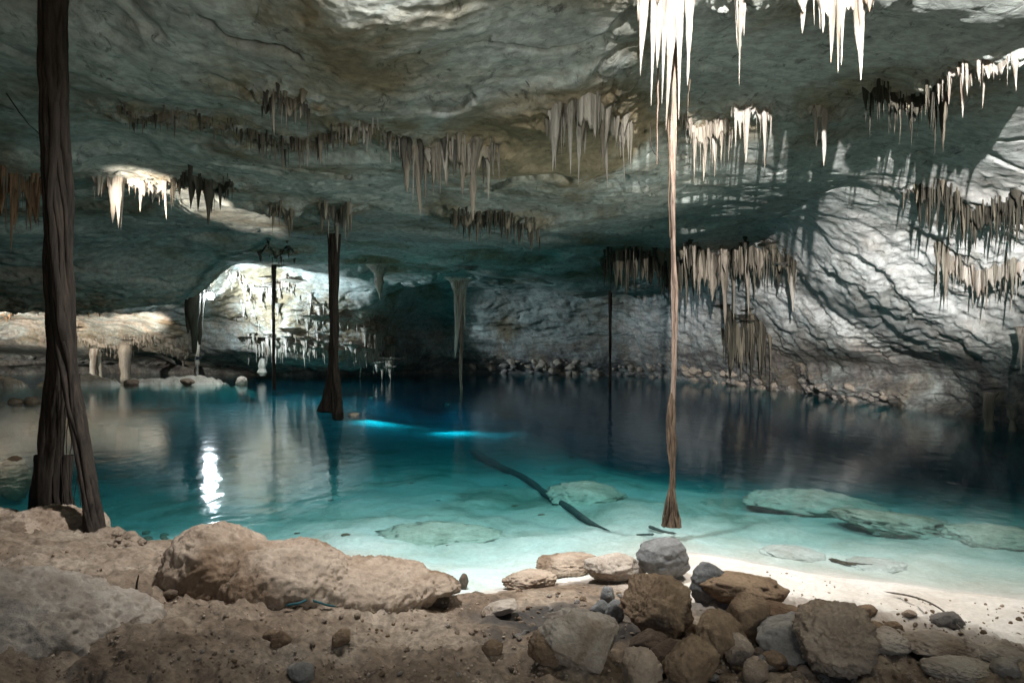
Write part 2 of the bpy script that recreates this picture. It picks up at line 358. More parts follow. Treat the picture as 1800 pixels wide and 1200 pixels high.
cq('dripstone_curtain', 'olive dark fringe draping the wall at the right edge', [(1598, 330), (1650, 345), (1710, 360), (1810, 360)], (25, 100), 80, 8, 'stal_dark_shaded', ['stal_dark_shaded', 'stal_dark_shaded', 'stal_brown'], dd=.25, drape=.6)  # shade over this fringe is put into its dark colour
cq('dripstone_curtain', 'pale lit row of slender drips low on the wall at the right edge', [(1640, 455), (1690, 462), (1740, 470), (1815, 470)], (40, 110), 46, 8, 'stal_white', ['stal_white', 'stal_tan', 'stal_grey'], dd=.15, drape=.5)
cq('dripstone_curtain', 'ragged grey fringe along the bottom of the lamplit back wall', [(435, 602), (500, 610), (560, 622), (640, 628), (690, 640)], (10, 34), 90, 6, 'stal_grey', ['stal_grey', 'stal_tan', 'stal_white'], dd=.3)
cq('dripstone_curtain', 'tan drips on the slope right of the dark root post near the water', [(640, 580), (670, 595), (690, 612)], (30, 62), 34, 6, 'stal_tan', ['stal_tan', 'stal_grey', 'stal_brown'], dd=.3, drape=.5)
cq('dripstone_curtain', 'dark fringe under the near lip at the left edge', [(-20, 536), (40, 536), (90, 535), (180, 532)], (8, 26), 50, 8, 'stal_dark_shaded', ['stal_dark_shaded', 'stal_ochre'])
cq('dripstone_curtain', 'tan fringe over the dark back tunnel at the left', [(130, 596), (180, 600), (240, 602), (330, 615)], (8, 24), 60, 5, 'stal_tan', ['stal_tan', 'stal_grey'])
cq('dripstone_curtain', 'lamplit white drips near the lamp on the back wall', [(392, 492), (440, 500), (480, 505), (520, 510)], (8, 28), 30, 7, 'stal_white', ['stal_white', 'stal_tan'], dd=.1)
cq('dripstone_curtain', 'brown root-like curtain reaching the water at the foot of the right wall', [(1272, 575), (1310, 570), (1348, 585)], (60, 108), 40, 6, 'stal_brown', ['stal_brown', 'stal_dark_shaded'], dd=.4, drape=.9)
cq('dripstone_curtain', 'short dark drips around the top of the thin black root', [(452, 436), (482, 440), (520, 440)], (6, 22), 22, 7, 'stal_dark_shaded', dd=.3)
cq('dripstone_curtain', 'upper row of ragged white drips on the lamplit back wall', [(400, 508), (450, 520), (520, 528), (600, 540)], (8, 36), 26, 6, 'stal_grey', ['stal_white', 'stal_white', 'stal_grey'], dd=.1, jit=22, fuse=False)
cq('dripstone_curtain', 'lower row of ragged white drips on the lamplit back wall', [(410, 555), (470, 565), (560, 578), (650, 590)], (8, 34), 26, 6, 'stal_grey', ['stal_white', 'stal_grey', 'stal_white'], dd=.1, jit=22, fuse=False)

# ------------------------------------------------------------------ the cave shell (ceiling + walls), lofted from profiles
# stations 2..10 as (depth, picture row) for columns in view; the profile runs overhead -> ceiling -> lip -> recess -> wall -> below water
COLS = {
    -300: [(6.2, -40), (8, 190), (11, 300), (16, 430), (20, 520), (22, 515), (26, 565), (28, 610), (31, 645)],
    0:    [(6.5, -12), (9.0, 215), (11.2, 312), (17, 440), (21.5, 535), (24, 525), (31, 562), (32.5, 607), (37, 640)],
    130:  [(6.5, -12), (9.1, 218), (11.8, 318), (18, 436), (21.8, 534), (24.5, 522), (32, 560), (34, 618), (38, 642)],
    280:  [(6.0, -6), (9.1, 224), (12.5, 330), (19.5, 436), (22.5, 528), (25, 505), (32, 560), (34, 620), (38, 645)],
    350: [(5.9, -4), (9.1, 226), (12.8, 338), (20.3, 438), (23.4, 514), (26, 498), (32, 560), (33.2, 620), (37.5, 647)],
    420: [(5.8, -2), (9.1, 229), (13, 342), (21, 440), (25, 466), (29, 478), (31.5, 560), (32.2, 622), (37, 648)],
    520:  [(5.6, 0), (9, 235), (13.4, 350), (21, 432), (25.5, 464), (30, 482), (31, 556), (31.6, 632), (36, 650)],
    640:  [(5.4, 0), (9, 232), (13.5, 352), (21, 430), (26, 466), (30, 490), (32.5, 560), (33.4, 636), (37, 654)],
    760:  [(5.6, 0), (9, 228), (13.8, 360), (23, 446), (28.5, 488), (33, 508), (37, 580), (38, 630), (39, 656)],
    900:  [(6.0, 0), (9.2, 220), (14, 366), (24, 455), (30, 494), (33.5, 510), (37, 585), (37.5, 630), (38.5, 658)],
    1050: [(6.3, 0), (9.5, 212), (14, 362), (24, 455), (29.5, 512), (32, 516), (35.5, 590), (36, 635), (37, 660)],
    1180: [(6.4, 0), (9.7, 192), (14, 358), (21.5, 440), (26, 500), (28.5, 515), (31.5, 590), (32.5, 640), (33.5, 667)],
    1300: [(6.4, 0), (9.7, 190), (13.4, 345), (18.5, 405), (21, 432), (23.5, 505), (26, 590), (27, 645), (28, 682)],
    1400: [(6.3, 0), (9.5, 188), (12.6, 330), (16, 395), (18.2, 460), (20.5, 540), (22.5, 610), (23.6, 655), (24.6, 691)],
    1500: [(6.2, 0), (9.2, 180), (11.6, 305), (14.2, 410), (15.8, 505), (17.8, 575), (19.4, 630), (20.2, 670), (21, 704)],
    1650: [(5.9, 0), (8.3, 170), (10.4, 290), (12.6, 420), (13.8, 520), (15.2, 595), (16.2, 645), (17, 690), (17.4, 726)],
    1800: [(5.6, 0), (7.2, 130), (9.2, 275), (11.1, 420), (12.3, 520), (13.2, 600), (13.8, 650), (14.2, 710), (14.4, 750)],
}
SEC = []
for px, st in sorted(COLS.items()):
    t = (px - 900) / FPX; k = math.sqrt(1 + t * t)
    pr = [(0, 5.5), (2.6 * k, 5.35)] + [(d * k, CAMH + (600 - py) / FPX * d) for d, py in st]
    pr += [(pr[-1][0] + .6, -2.0), (pr[-1][0] + 1.0, -7.5)]
    SEC.append((math.degrees(math.atan(t)), pr))
def side(phi, rw, top=5.3):
    pr = [(0, 5.5), (2.6, 5.4), (rw * .45, top), (rw * .6, top - .2), (rw * .72, top - .5), (rw * .82, top - 1), (rw * .89, top - 1.8), (rw * .93, top - 2.6),
          (rw * .96, top - 3.4), (rw * .98, 1), (rw, 0), (rw + .5, -2), (rw + .8, -7.5)]
    SEC.append((phi, pr))
def mouth(phi, r=4.2):
    SEC.append((phi, [(0, 5.5), (2.6, 5.45)] + [(2.6 + (r - 2.6) * k / 10, 5.45 + .5 * k / 10) for k in range(1, 12)]))
side(50, 13.2); side(68, 11.4); side(90, 10.8); side(112, 11.0)
side(-58, 28); side(-75, 23); side(-95, 19); side(-115, 17)
mouth(135); mouth(160); mouth(180); mouth(-180); mouth(-160); mouth(-135)
SEC.sort(key=lambda s: s[0])
phis = np.array([s[0] for s in SEC]); PR = np.array([s[1] for s in SEC])      # (nsec, 13, 2)
rows_per = [6, 16, 110, 90, 80, 70, 40, 60, 50, 30, 8, 6]
S = np.concatenate([np.linspace(k, k + 1, m, endpoint=False) for k, m in enumerate(rows_per)] + [[12.0]])
PHI = np.concatenate([np.linspace(-180, -42, 80, endpoint=False), np.linspace(-42, 42, 560, endpoint=False), np.linspace(42, 180, 80)])
def loft(S, PHI):
    A = np.stack([np.stack([hermite(phis, PR[:, k, c], PHI) for k in range(PR.shape[1])], 0) for c in (0, 1)], -1)  # (13,nphi,2)
    st = np.arange(PR.shape[1])
    i = np.clip(S.astype(int), 0, len(st) - 2); u = (S - i)[:, None, None]
    Z = np.concatenate([2 * A[:1] - A[1:2], A, 2 * A[-1:] - A[-2:-1]])
    p0, p1, p2, p3 = Z[i], Z[i + 1], Z[i + 2], Z[i + 3]
    m1, m2 = (p2 - p0) * .5 * .75, (p3 - p1) * .5 * .75
    Q = (2*u**3-3*u**2+1)*p1 + (u**3-2*u**2+u)*m1 + (-2*u**3+3*u**2)*p2 + (u**3-u**2)*m2
    ph = np.radians(PHI)[None]
    return np.stack([Q[..., 0] * np.sin(ph), Q[..., 0] * np.cos(ph), Q[..., 1]], -1)
G = loft(S, PHI); nr, nc = G.shape[:2]
du = np.gradient(G, axis=0); dv = np.gradient(G, axis=1)
N = np.cross(du, dv); N /= np.linalg.norm(N, axis=2)[..., None] + 1e-9
V0 = G.reshape(-1, 3); N = N.reshape(-1, 3)
inward = np.array([0, 10.0, 1.0]) - V0
N *= np.sign((N * inward).sum(1))[:, None]
dist = np.linalg.norm(V0[:, :2], axis=1)
rgt = sstep(3.5, 8, V0[:, 0]) * sstep(6, 9, V0[:, 1])          # the layered right wall
lowz = sstep(4.6, 3.4, V0[:, 2])
warp = np.stack([fbm(V0 / 2.2, 3, off=3.1), fbm(V0 / 2.2, 3, off=7.7), fbm(V0 / 2.2, 3, off=12.9)], -1)
flat = sstep(.5, 2, V0[:, 0]) * sstep(11.5, 9.5, V0[:, 1]) * sstep(4.0, 4.5, V0[:, 2])
D = .20 * (1 - .7 * flat) * fbm(V0 / 4.2, 2) + (.08 + .07 * lowz) * fbm((V0 + .4 * warp) / 1.5, 3, off=5)
D += .05 * ridged((V0 + .5 * warp) / np.array([1.6, .9, .9]), 4, off=9) * (.28 + .9 * lowz)
D += .055 * fbm((V0 + .25 * warp) / np.array([.7, .7, .28]), 5, .62, off=91) * (.20 + .80 * lowz)
D += .030 * np.abs(fbm((V0 + .25 * warp) / np.array([.35, .35, .16]), 4, .6, off=95)) * (.12 + .88 * lowz)
D += (.017 + .017 * lowz) * fbm((V0 + .15 * warp) / np.array([.26, .22, .2]), 4, .62, off=21)
pitm = np.clip(fbm(V0 / .9, 3, off=71) + .1, 0, 1); D += -.09 * pitm * np.clip(fbm((V0 + .2 * warp) / np.array([.34, .2, .3]), 3, .6, off=73) - .14, 0, 1)
strata = (V0[:, 2] * 1.0 + V0[:, 1] * .10 - V0[:, 0] * .12)[:, None] * np.array([[0, 0, 1]]) * 3.2 + (V0 + .5 * warp) * np.array([.5, .5, .3])
D += .055 * rgt * lowz * fbm(strata * np.array([.8, .8, .5]) + .8 * warp , 5, .62, off=31) 
crk = np.abs(perlin((V0 + .7 * warp) / np.array([3.6, 2.0, 3]) + 40)); D += -.10 * np.exp(-(crk / .018) ** 2) * (perlin(V0 / 3 + 60) > .0)
stepn = fbm((V0 + .8 * warp) / np.array([5.5, 3.0, 6]), 3, off=55)
D += .10 * np.tanh(stepn * 7) * (1 - .5 * rgt) * (1 - .8 * flat)
roof = sstep(3.7, 4.3, V0[:, 2]) * sstep(16, 10, np.abs(V0[:, 1] - 6)) 
D *= (1 - .45 * flat) * (1 - .2 * roof)                   # shallow shelves in the ceiling
# roof beds end in ragged steps
fade = sstep(1.5, 5, dist)
V1 = V0 + N * (D * fade)[:, None]
K = 2
Vc = V1.reshape(nr, nc, 3)[::K, ::K]; BC = BVHTree.FromPolygons(Vc.reshape(-1, 3).tolist(), grid_faces(*Vc.shape[:2]).tolist())
def hit_ceiling(px, py):
    d = Vector(((px - 900) / FPX, 1, (600 - py) / FPX)); L = BC.ray_cast(Vector((0, 0, CAMH)), d.normalized()); return np.array(L[0]) if L[0] else None
# hollows: (picture x, y, half width, half height in metres, depth)
for hx, hy, hw, hh, hd_ in ((1362, 366, .42, .13, .9), (1375, 288, .22, .06, .35), (1450, 328, .16, .05, .3), (1575, 655, 1.5, .45, 1.3), (60, 625, 2.4, .35, 2.2), (270, 636, 2.2, .40, 2.2), (545, 646, 1.5, .30, 1.6), (760, 560, 2.6, .9, 1.2)):
    h = hit_ceiling(hx, hy)
    if h is None: continue
    ww = np.exp(-(((V1[:, 0] - h[0]) / hw) ** 2 + ((V1[:, 2] - h[2]) / hh) ** 2 + ((V1[:, 1] - h[1]) / (3 * hw)) ** 2) ** 1.5)
    dirv = h - np.array([0, 0, CAMH]); dirv[2] = 0; dirv /= np.linalg.norm(dirv)
    V1 += (ww * hd_)[:, None] * dirv
def groove(pts, hw, hh, dep, step=14, up=0.0):
    global V1
    pts = np.array(pts, float); L = np.linalg.norm(np.diff(pts, axis=0), axis=1).sum(); ww = np.zeros(len(V1)); dv_ = np.zeros((len(V1), 3))
    for p in spline(pts, max(3, int(L / step))):
        h = hit_ceiling(*p)
        if h is None: continue
        sel = np.where((np.abs(V1[:, 0] - h[0]) < 3 * hw) & (np.abs(V1[:, 2] - h[2]) < 3 * max(hh, .2)) & (np.abs(V1[:, 1] - h[1]) < 6 * hw))[0]
        q = np.exp(-(((V1[sel, 0] - h[0]) / hw) ** 2 + ((V1[sel, 2] - h[2]) / hh) ** 2 + ((V1[sel, 1] - h[1]) / (2.5 * hw)) ** 2))
        dirv = h - np.array([0, 0, CAMH]); dirv[2] = up * np.linalg.norm(dirv); dirv /= np.linalg.norm(dirv)
        better = q > ww[sel]; ww[sel[better]] = q[better]; dv_[sel[better]] = dirv
    V1 = V1 + dv_ * (ww * dep)[:, None]
# the shaded undercut below the bright slab of the right wall
groove([(1290, 470), (1370, 490), (1440, 530), (1500, 566), (1560, 610), (1620, 655), (1680, 705)], .55, .26, 1.3)
# long cracks in the roof
groove([(352, 34), (372, 46), (400, 70), (432, 80), (470, 86), (520, 96)], .028, .10, .20, 3, 2.0)
groove([(765, 195), (785, 200), (805, 196), (830, 176)], .035, .08, .16, 3, 2.0)
groove([(860, 335), (900, 318), (960, 312), (1000, 318)], .05, .05, .16, 4, 1.0)
groove([(1050, 235), (1090, 225), (1130, 230)], .04, .06, .14, 4, 1.0)
# the ceiling swells downward into a lumpy root wherever dripstone grows, and is stained brown there
swell = np.zeros(len(V1)); stain = np.zeros(len(V1))
for a_, k_ in CUR:
    pp = np.array(a_[2], float); wpx = a_[5]; pts = []
    for u in np.linspace(0, 1, 14):
        h = hit_ceiling(np.interp(u, np.linspace(0, 1, len(pp)), pp[:, 0]), np.interp(u, np.linspace(0, 1, len(pp)), pp[:, 1]))
        if h is not None: pts.append(h)
    if not pts: continue
    pts = np.array(pts); dm = np.median(pts[:, 1]); pts = pts[np.abs(pts[:, 1] - dm) < 4]
    rad = max(.22, 1.6 * wpx / FPX * dm)
    sel = np.where((np.abs(V1[:, 0] - pts[:, 0].mean()) < np.ptp(pts[:, 0]) / 2 + 4 * rad) & (np.abs(V1[:, 1] - dm) < 5 + 4 * rad))[0]
    if not len(sel): continue
    d2 = np.full(len(sel), 1e9)
    for p in pts: d2 = np.minimum(d2, ((V1[sel] - p) ** 2 * np.array([1, .8, .25])).sum(1))
    gq = np.exp(-d2 / (2 * rad * rad))
    nz = .6 + .9 * np.clip(fbm(V1[sel] / (rad * .8), 3, .6, off=rad * 31), -.5, 1)
    swell[sel] = np.maximum(swell[sel], gq * nz * rad * .55)
    stain[sel] = np.maximum(stain[sel], np.exp(-d2 / (2 * (2.2 * rad) ** 2)) * (0 if 'white' in a_[6] else 1))
V1[:, 2] -= swell
shell = mesh_np('cave_ceiling', V1, grid_faces(nr, nc))
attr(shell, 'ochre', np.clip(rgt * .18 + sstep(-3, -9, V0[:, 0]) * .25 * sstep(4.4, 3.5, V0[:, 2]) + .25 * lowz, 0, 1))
attr(shell, 'stain', stain); attr(shell, 'clean', rgt * .85 * sstep(1.2, 2.6, V0[:, 2])); attr(shell, 'damp_shade', .9 * sstep(2.6, .9, V0[:, 2] + .5 * fbm(V0 / 1.5, 3, off=83)))  # upper right wall paled as if beamlit, low rock darkened as if dim
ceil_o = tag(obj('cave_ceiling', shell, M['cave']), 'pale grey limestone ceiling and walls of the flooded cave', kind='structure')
Vc = V1.reshape(nr, nc, 3)[::K, ::K]; BC = BVHTree.FromPolygons(Vc.reshape(-1, 3).tolist(), grid_faces(*Vc.shape[:2]).tolist())

# ------------------------------------------------------------------ the ground: shore, beach and pool bed in one sheet
SHX = np.array([-60, -14, -6.5, -4.4, -2.7, -1.4, -.5, 0, .95, 1.5, 2.2, 3.0, 3.6, 6, 9, 14, 40.])
SHY = np.array([5.0, 6.0, 6.4, 6.3, 5.65, 5.3, 4.75, 4.95, 5.4, 5.75, 5.4, 5.0, 4.75, 4.0, 3.4, 3, 3.])
def ground_h(X, Y):
    P = np.stack([X, Y, np.zeros_like(X)], -1)
    ys = hermite(SHX, SHY, np.clip(X, -59, 39)) + .10 * fbm(P / .8, 3, off=2)
    s = Y - ys
    rt = sstep(-1.3, .5, X)                         # 0 = left bank, 1 = right beach
    lt = sstep(-1.5, -4.5, X)
    bank = .22 * sstep(0, .35, -s) + .10 * sstep(.3, 2.2, -s) + .10 * lt * sstep(.2, 1, -s)
    beach = .075 * np.clip(-s, 0, 1.6) + .10 * sstep(.8, 2.0, -s)
    land = bank * (1 - rt) + beach * rt
    edge = hermite(np.array([-60., -6, -3, 0, 1.2, 2.6, 3.4, 5, 6.5, 12, 40]), np.array([20., 18, 16.5, 14.5, 12.6, 10.6, 9.9, 9.0, 8.3, 6.5, 6]), np.clip(X, -59, 39)) + .5 * fbm(P / 1.5, 3, off=44)
    u = s / np.maximum(edge - ys, 1)
    sp = np.clip(s, 0, 60); rdrop = sstep(.6, 3.2, X + .02 * Y) 
    shelf = .03 * sstep(0, .5, s) + .125 * sp ** .82 + rdrop * .065 * np.clip(s - (edge - ys), 0, 12)
    dl = .42 * sstep(0, .7, s) + .28 * sstep(.5, 3, s) + .35 * sstep(3, 9, s)
    mixr = sstep(-5.0, -1.0, X + .10 * (Y - 6))
    dep = dl * (1 - mixr) + shelf * mixr
    # shallow back-left lagoon with sand bars
    lag = sstep(-7, -13, X) * sstep(14, 22, Y)
    dep = dep * (1 - lag) + lag * .75
    z = np.where(s < 0, land, -dep)
    # islands at the back left
    def isl(cx, cy, rx, ry, h):
        q = np.sqrt(((X - cx) / rx) ** 2 + ((Y - cy) / ry) ** 2) + .25 * fbm(P / 1.3, 3, off=cx)
        return h * sstep(1.1, .1, q) * (1 + .5 * fbm(P / .5, 3, .6, off=cx + 3)) + .04 * ridged(P / .4, 3, .6, off=cx)* sstep(1, .6, q)
    top = np.maximum.reduce([isl(-14.4, 29.2, 3.6, 1.3, .24), isl(-17.6, 28.2, 2.6, 1.3, .34), isl(-22.3, 27.0, 3.4, 2.0, .6), isl(-14.8, 19.5, 1.8, .6, .16), isl(-11.2, 17.4, 1.6, .5, .04)])
    z = np.where((top > .01) & (s > 1), np.maximum(z, -.45 + top * 1.0 + .42 * sstep(0, .25, top)), z)
    near = sstep(1.0, 2.2, np.hypot(X, Y))
    amp = np.where(s < 0, (1 - .65 * rt * sstep(-1.9, -.4, s)), .35)
    rg = .06 * fbm(P / .55, 3, off=4) + .05 * ridged(P / .30, 4, .6, off=8) * .7 + .022 * fbm(P / .08, 3, .6, off=14) - .05 * np.clip(fbm(P / .2, 3, .6, off=18) - .25, 0, 1)
    z = z + rg * amp * near * np.where(s < 0, sstep(.0, .35, -s) * .8 + .2, sstep(0, 1, s) * .8 + .2)
    z = z + np.where(s > .6, .05 * sstep(.6, 2, s) * fbm(P / 1.1, 4, off=77), 0)
    z = z + .22 * np.exp(-(((X + 2.9) / .9) ** 2 + ((Y - 3.2) / .7) ** 2))     # ground swells towards the pale boulder
    # outside the mouth the ground lies a little higher
    z = np.where(Y < 0, z + .2 * sstep(0, -3, Y), z)
    sand = np.clip(rt * sstep(-2.2, -1.0, s + .35 * fbm(P / .7, 3, off=6)) * sstep(.35, 1.2, X - .25 * (5.6 - Y)), 0, 1)
    sand = np.where(s > 0, 1, sand)
    sand = np.maximum(sand, sstep(.02, -.02, z))
    bed = sstep(1.2, 3.0, s) * sstep(.06, -.05, z)
    sand = np.where((z > 0) & (Y > 12), np.where(X > -16.4, .18, .0), sand)
    isle = (z > -.05) & (Y > 12); bed = np.where(isle, .55, bed)
    q = np.hypot((X - .32) / .62, (Y - 4.1) / .50) + .5 * fbm(P / .25, 3, off=33)
    soil = sstep(1.1, .6, q) * (s < -.1)
    bed_dark = np.maximum(lag * .8, .35 * sstep(10, 20, Y)) * (z < 0); bed_dark = np.where(isle, np.where(X > -16.4, .55, .95), bed_dark)  # back bed and islets coloured darker to cut bounced and lamp light
    return z, sand, bed, soil, bed_dark
rr = 1.2 * (70 / 1.2) ** (np.linspace(0, 1, 460) ** 1.08)
GP = np.concatenate([np.linspace(-180, -42, 70, endpoint=False), np.linspace(-42, 42, 520, endpoint=False), np.linspace(42, 180, 71)])
rr = np.r_[.02, .5, rr]
RRg, PHg = np.meshgrid(rr, np.radians(GP), indexing='ij')
GX, GY = RRg * np.sin(PHg), RRg * np.cos(PHg)
gz, sand, bed, soil, bed_dark = ground_h(GX.ravel(), GY.ravel())
GV = np.stack([GX.ravel(), GY.ravel(), gz], -1)
gme = mesh_np('ground', GV, grid_faces(*GX.shape)[:, ::-1])
attr(gme, 'sand', sand); attr(gme, 'bed', bed); attr(gme, 'soil', soil); attr(gme, 'bed_dark', bed_dark)
tag(obj('ground', gme, M['ground']), 'tan clay shore, pale sand beach and pool bed', kind='structure')
gg = GV.reshape(GX.shape + (3,))[::2, ::2]; BG = BVHTree.FromPolygons(gg.reshape(-1, 3).tolist(), grid_faces(*gg.shape[:2]).tolist())
def hit_ground(px, py):
    d = Vector(((px - 900) / FPX, 1, (600 - py) / FPX)); L = BG.ray_cast(Vector((0, 0, CAMH)), d.normalized()); return np.array(L[0]) if L[0] else P3(px, py, 40)
def gz_at(x, y):
    L = BG.ray_cast(Vector((x, y, 3.5)), Vector((0, 0, -1))); return L[0].z if L[0] else 0

# ------------------------------------------------------------------ the water: one closed body
wx0, wx1, wy0, wy1 = -58, 26, 2.6, 60
wv = np.array([(wx0, wy0, 0), (wx1, wy0, 0), (wx1, wy1, 0), (wx0, wy1, 0), (wx0, wy0, -9), (wx1, wy0, -9), (wx1, wy1, -9), (wx0, wy1, -9)], float)
wf = np.array([(0, 1, 2, 3), (7, 6, 5, 4), (0, 4, 5, 1), (1, 5, 6, 2), (2, 6, 7, 3), (3, 7, 4, 0)])
tag(obj('water', mesh_np('water', wv, wf, False), M['water']), 'clear turquoise pool water filling the cave', kind='structure')

# ------------------------------------------------------------------ dripstone
def stal_variant(k, sides=9, rings=14, flare=1.9, lump=.2):
    """hangs from z=0 to z=-1, radius about .5 at the root"""
    t = np.linspace(0, 1, rings) ** 1.35; th = np.linspace(0, 2 * np.pi, sides, endpoint=False)
    prof = .5 * ((1 - t) ** (.62 + .3 * random.random())) * .92 + .03 * (1 - t) + .015
    prof *= 1 + 1.6 * np.exp(-t * 16) + .5 * np.exp(-t * 5)
    prof *= 1 + .09 * RNG.normal(size=rings) * (t > .02)
    prof *= 1 + lump * np.interp(t, np.linspace(0, 1, 7), RNG.normal(size=7))
    fl = 1 + .16 * np.sin(th * random.choice([2, 3, 4]) + k) [None, :] * (1 - t[:, None] * .5) + .10 * RNG.normal(size=(1, sides))
    r = prof[:, None] * fl
    bx, by = .10 * np.sin(t * 3 + k) * t, .10 * np.cos(t * 2.4 + k * 2) * t
    V = np.stack([r * np.cos(th) + bx[:, None], r * np.sin(th) + by[:, None], -t[:, None] + 0 * th], -1).reshape(-1, 3)
    me = mesh_np('stalactite', V, grid_faces(rings, sides, True)); return me
VAR = {}
def variants(mat):
    if mat not in VAR:
        VAR[mat] = [stal_variant(k) for k in range(10)]
        for me in VAR[mat]: me.materials.append(M[mat])
    return VAR[mat]
def put_stal(parent, base, length, width, mat, name='stalactite'):
    o = bpy.data.objects.new(name, random.choice(variants(mat))); C.objects.link(o)
    if parent is not None: o.parent = parent; base = base - np.array(parent.location)
    o.location = base; o.scale = (width, width, length); o.rotation_euler = (random.uniform(-.05, .05), random.uniform(-.05, .05), random.uniform(0, 6.28))
    return o
def curtain(name, label, path, tips, count, wpx, mat, mats=None, extra=(), drape=.45, group='dripstone curtains on the ceiling', jit=11, cat='dripstone curtain', dd=0.0, fuse=True, depth=None, power=2.0):
    """path: picture points of the root line; tips: (shortest, longest) length in picture pixels"""
    mid = path[len(path) // 2]
    def root(px, py):
        if depth is not None: return P3(px, py, depth)
        h = hit_ceiling(px, py)
        return h if h is not None and h[1] > 3 else P3(px, py, 6)
    if fuse and 'white' not in mat: count, wpx = int(count * 1.7), wpx * .78
    o0 = root(*mid)
    T = thing(name, label, cat, tuple(o0), group)
    pp = np.array(path, float); tt = np.r_[0, np.cumsum(np.linalg.norm(np.diff(pp, axis=0), axis=1))] if len(pp) > 1 else np.array([0.])
    ds = []
    lobes = RNG.uniform(0, 1, 9); wig, wf, wp0 = jit * .8, random.uniform(4, 14), random.uniform(0, 6)
    for k in range(count):
        u = (k + .5 + random.uniform(-.5, .5)) / count
        px = np.interp(u * tt[-1], tt, pp[:, 0]); py = np.interp(u * tt[-1], tt, pp[:, 1]) + random.gauss(0, jit * .7) + wig * math.sin(u * wf + wp0)
        b = root(px, py)
        if ds and abs(b[1] - np.median(ds)) > 3.5: b = P3(px, py, float(np.median(ds)))
        ds.append(b[1])
        env = .35 + .65 * np.interp(u, np.linspace(0, 1, 9), lobes)
        L = (tips[0] + (tips[1] - tips[0]) * env * random.random() ** power) / FPX * b[1]
        wd = max(.02, wpx * random.choice([.35, .5, .6, .8, 1, 1.3, 1.7]) * random.uniform(.8, 1.2) * (.6 + .5 * min(1, L * FPX / b[1] / (tips[1] + 1))) / FPX * b[1])
        if k % 5 == 0: wd *= 2.3; L *= .5
        b = b + np.array([0, random.uniform(-1, 1) * dd, .24 + .35 * wd])
        put_stal(T, b, L + .24 + .35 * wd, wd, random.choice(mats) if mats else mat)
    for (px, py, tip, wp) in extra:
        b = root(px, py)
        if ds and abs(b[1] - np.median(ds)) > 3.5: b = P3(px, py, float(np.median(ds)))
        ds.append(b[1])
        put_stal(T, b + np.array([0, 0, .3]), (tip - py) / FPX * b[1] + .3, wp / FPX * b[1], mat)
    if fuse and len(pp) > 1 and tt[-1] > 25:
        n = int(max(24, min(160, tt[-1] * 1.1))); m = 12
        us = np.linspace(0, 1, n); dm = float(np.median(ds))
        B = []
        for u in us:
            px = np.interp(u * tt[-1], tt, pp[:, 0]); py = np.interp(u * tt[-1], tt, pp[:, 1]) + wig * math.sin(u * wf + wp0)
            b = root(px, py)
            if abs(b[1] - dm) > 3: b = P3(px, py, dm)
            B.append(b)
        B = np.array(B)
        ker = np.ones(5) / 5
        for c in range(3): B[:, c] = np.convolve(np.pad(B[:, c], 2, mode='edge'), ker, 'valid')
        mean_len = (tips[0] * .5 + tips[1] * .5) / FPX * dm * drape
        q = np.stack([us * tt[-1] / FPX * dm * 3.0, np.zeros(n), np.full(n, random.random() * 50)], -1)
        Ld = mean_len * np.clip(.65 + .75 * fbm(q, 4, .7), .12, 1.7) * np.clip(np.minimum(us, 1 - us) * 9, .1, 1)
        th = wpx * 1.0 / FPX * dm
        rows = []
        prof = [(-1, 0), (-1, .3), (-.75, .6), (-.35, .85), (0, 1.0), (.35, .85), (.8, .5), (1, 0)]
        fl = 1 + .8 * fbm(q * 3.1, 3, .6)
        for (sy, sz) in prof:
            yy = sy * th * .55 * fl
            rows.append(np.stack([B[:, 0], B[:, 1] + yy, B[:, 2] + .15 - sz * (Ld + .15)], -1))
        V = np.stack(rows, 0).reshape(-1, 3) - np.array(T.location)
        dme = mesh_np('drapery', V, grid_faces(len(prof), n)); obj('drapery', dme, M[mat], T)
    return T
def single(label, px, py, tip, wp, mat, name='stalactite', depth=None, group=None):
    b = P3(px, py, depth) if depth else hit_ceiling(px, py)
    o = put_stal(None, b + np.array([0, 0, .12]), (tip - py) / FPX * b[1] + .12, wp / FPX * b[1], mat, name)
    return tag(o, label, 'stalactite', group)

for a_, k_ in CUR: curtain(*a_, **k_)
single('pale pointed stalactite hanging alone at the end of the dark overhang', 1393, 470, 548, 20, 'stal_white')
single('grey hanging stalactite left of the white tapering pendant', 665, 468, 528, 22, 'stal_grey')
single('thin white stalactite with the light on it on the lit wall of the right side', 1794, 585, 660, 9, 'stal_white', depth=12.4)

# ------------------------------------------------------------------ roots and columns reaching the water
def strands(T, axis, rad, n, twist, mat, r_frac=.34, core=.8, sides=7, rings=70, seed=0, wob=.42, flare=None):
    A = spline(axis, rings); s = np.linspace(0, 1, rings)
    Rr = hermite(np.linspace(0, 1, len(rad)), np.array(rad, float), s)
    L0 = np.array(T.location)
    if core: obj('root_core', tube_mesh('root_core', A - L0, Rr * core, sides=10, seed=seed, rough=.3), M[mat], T)
    for k in range(n):
        ph = 2 * np.pi * k / n + random.uniform(-.3, .3)
        nz = fbm(np.stack([s * 5, np.full(rings, k * 3.7 + seed), np.zeros(rings)], -1), 2)
        a = ph + twist * s * 2 * np.pi * random.uniform(.6, 1.3) + wob * 3 * nz
        q = Rr * (.78 + .14 * fbm(np.stack([s * 7, np.full(rings, k * 9.1 + seed), np.zeros(rings)], -1), 2))
        p = A + np.stack([q * np.cos(a), q * np.sin(a), 0 * a], -1)
        rs = Rr * r_frac * random.choice([.45, .6, .8, 1, 1.25]) * (1 + .25 * nz)
        obj('root_strand', tube_mesh('root_strand', p - L0, rs, sides=sides, seed=seed + k, rough=.25), M[mat], T)
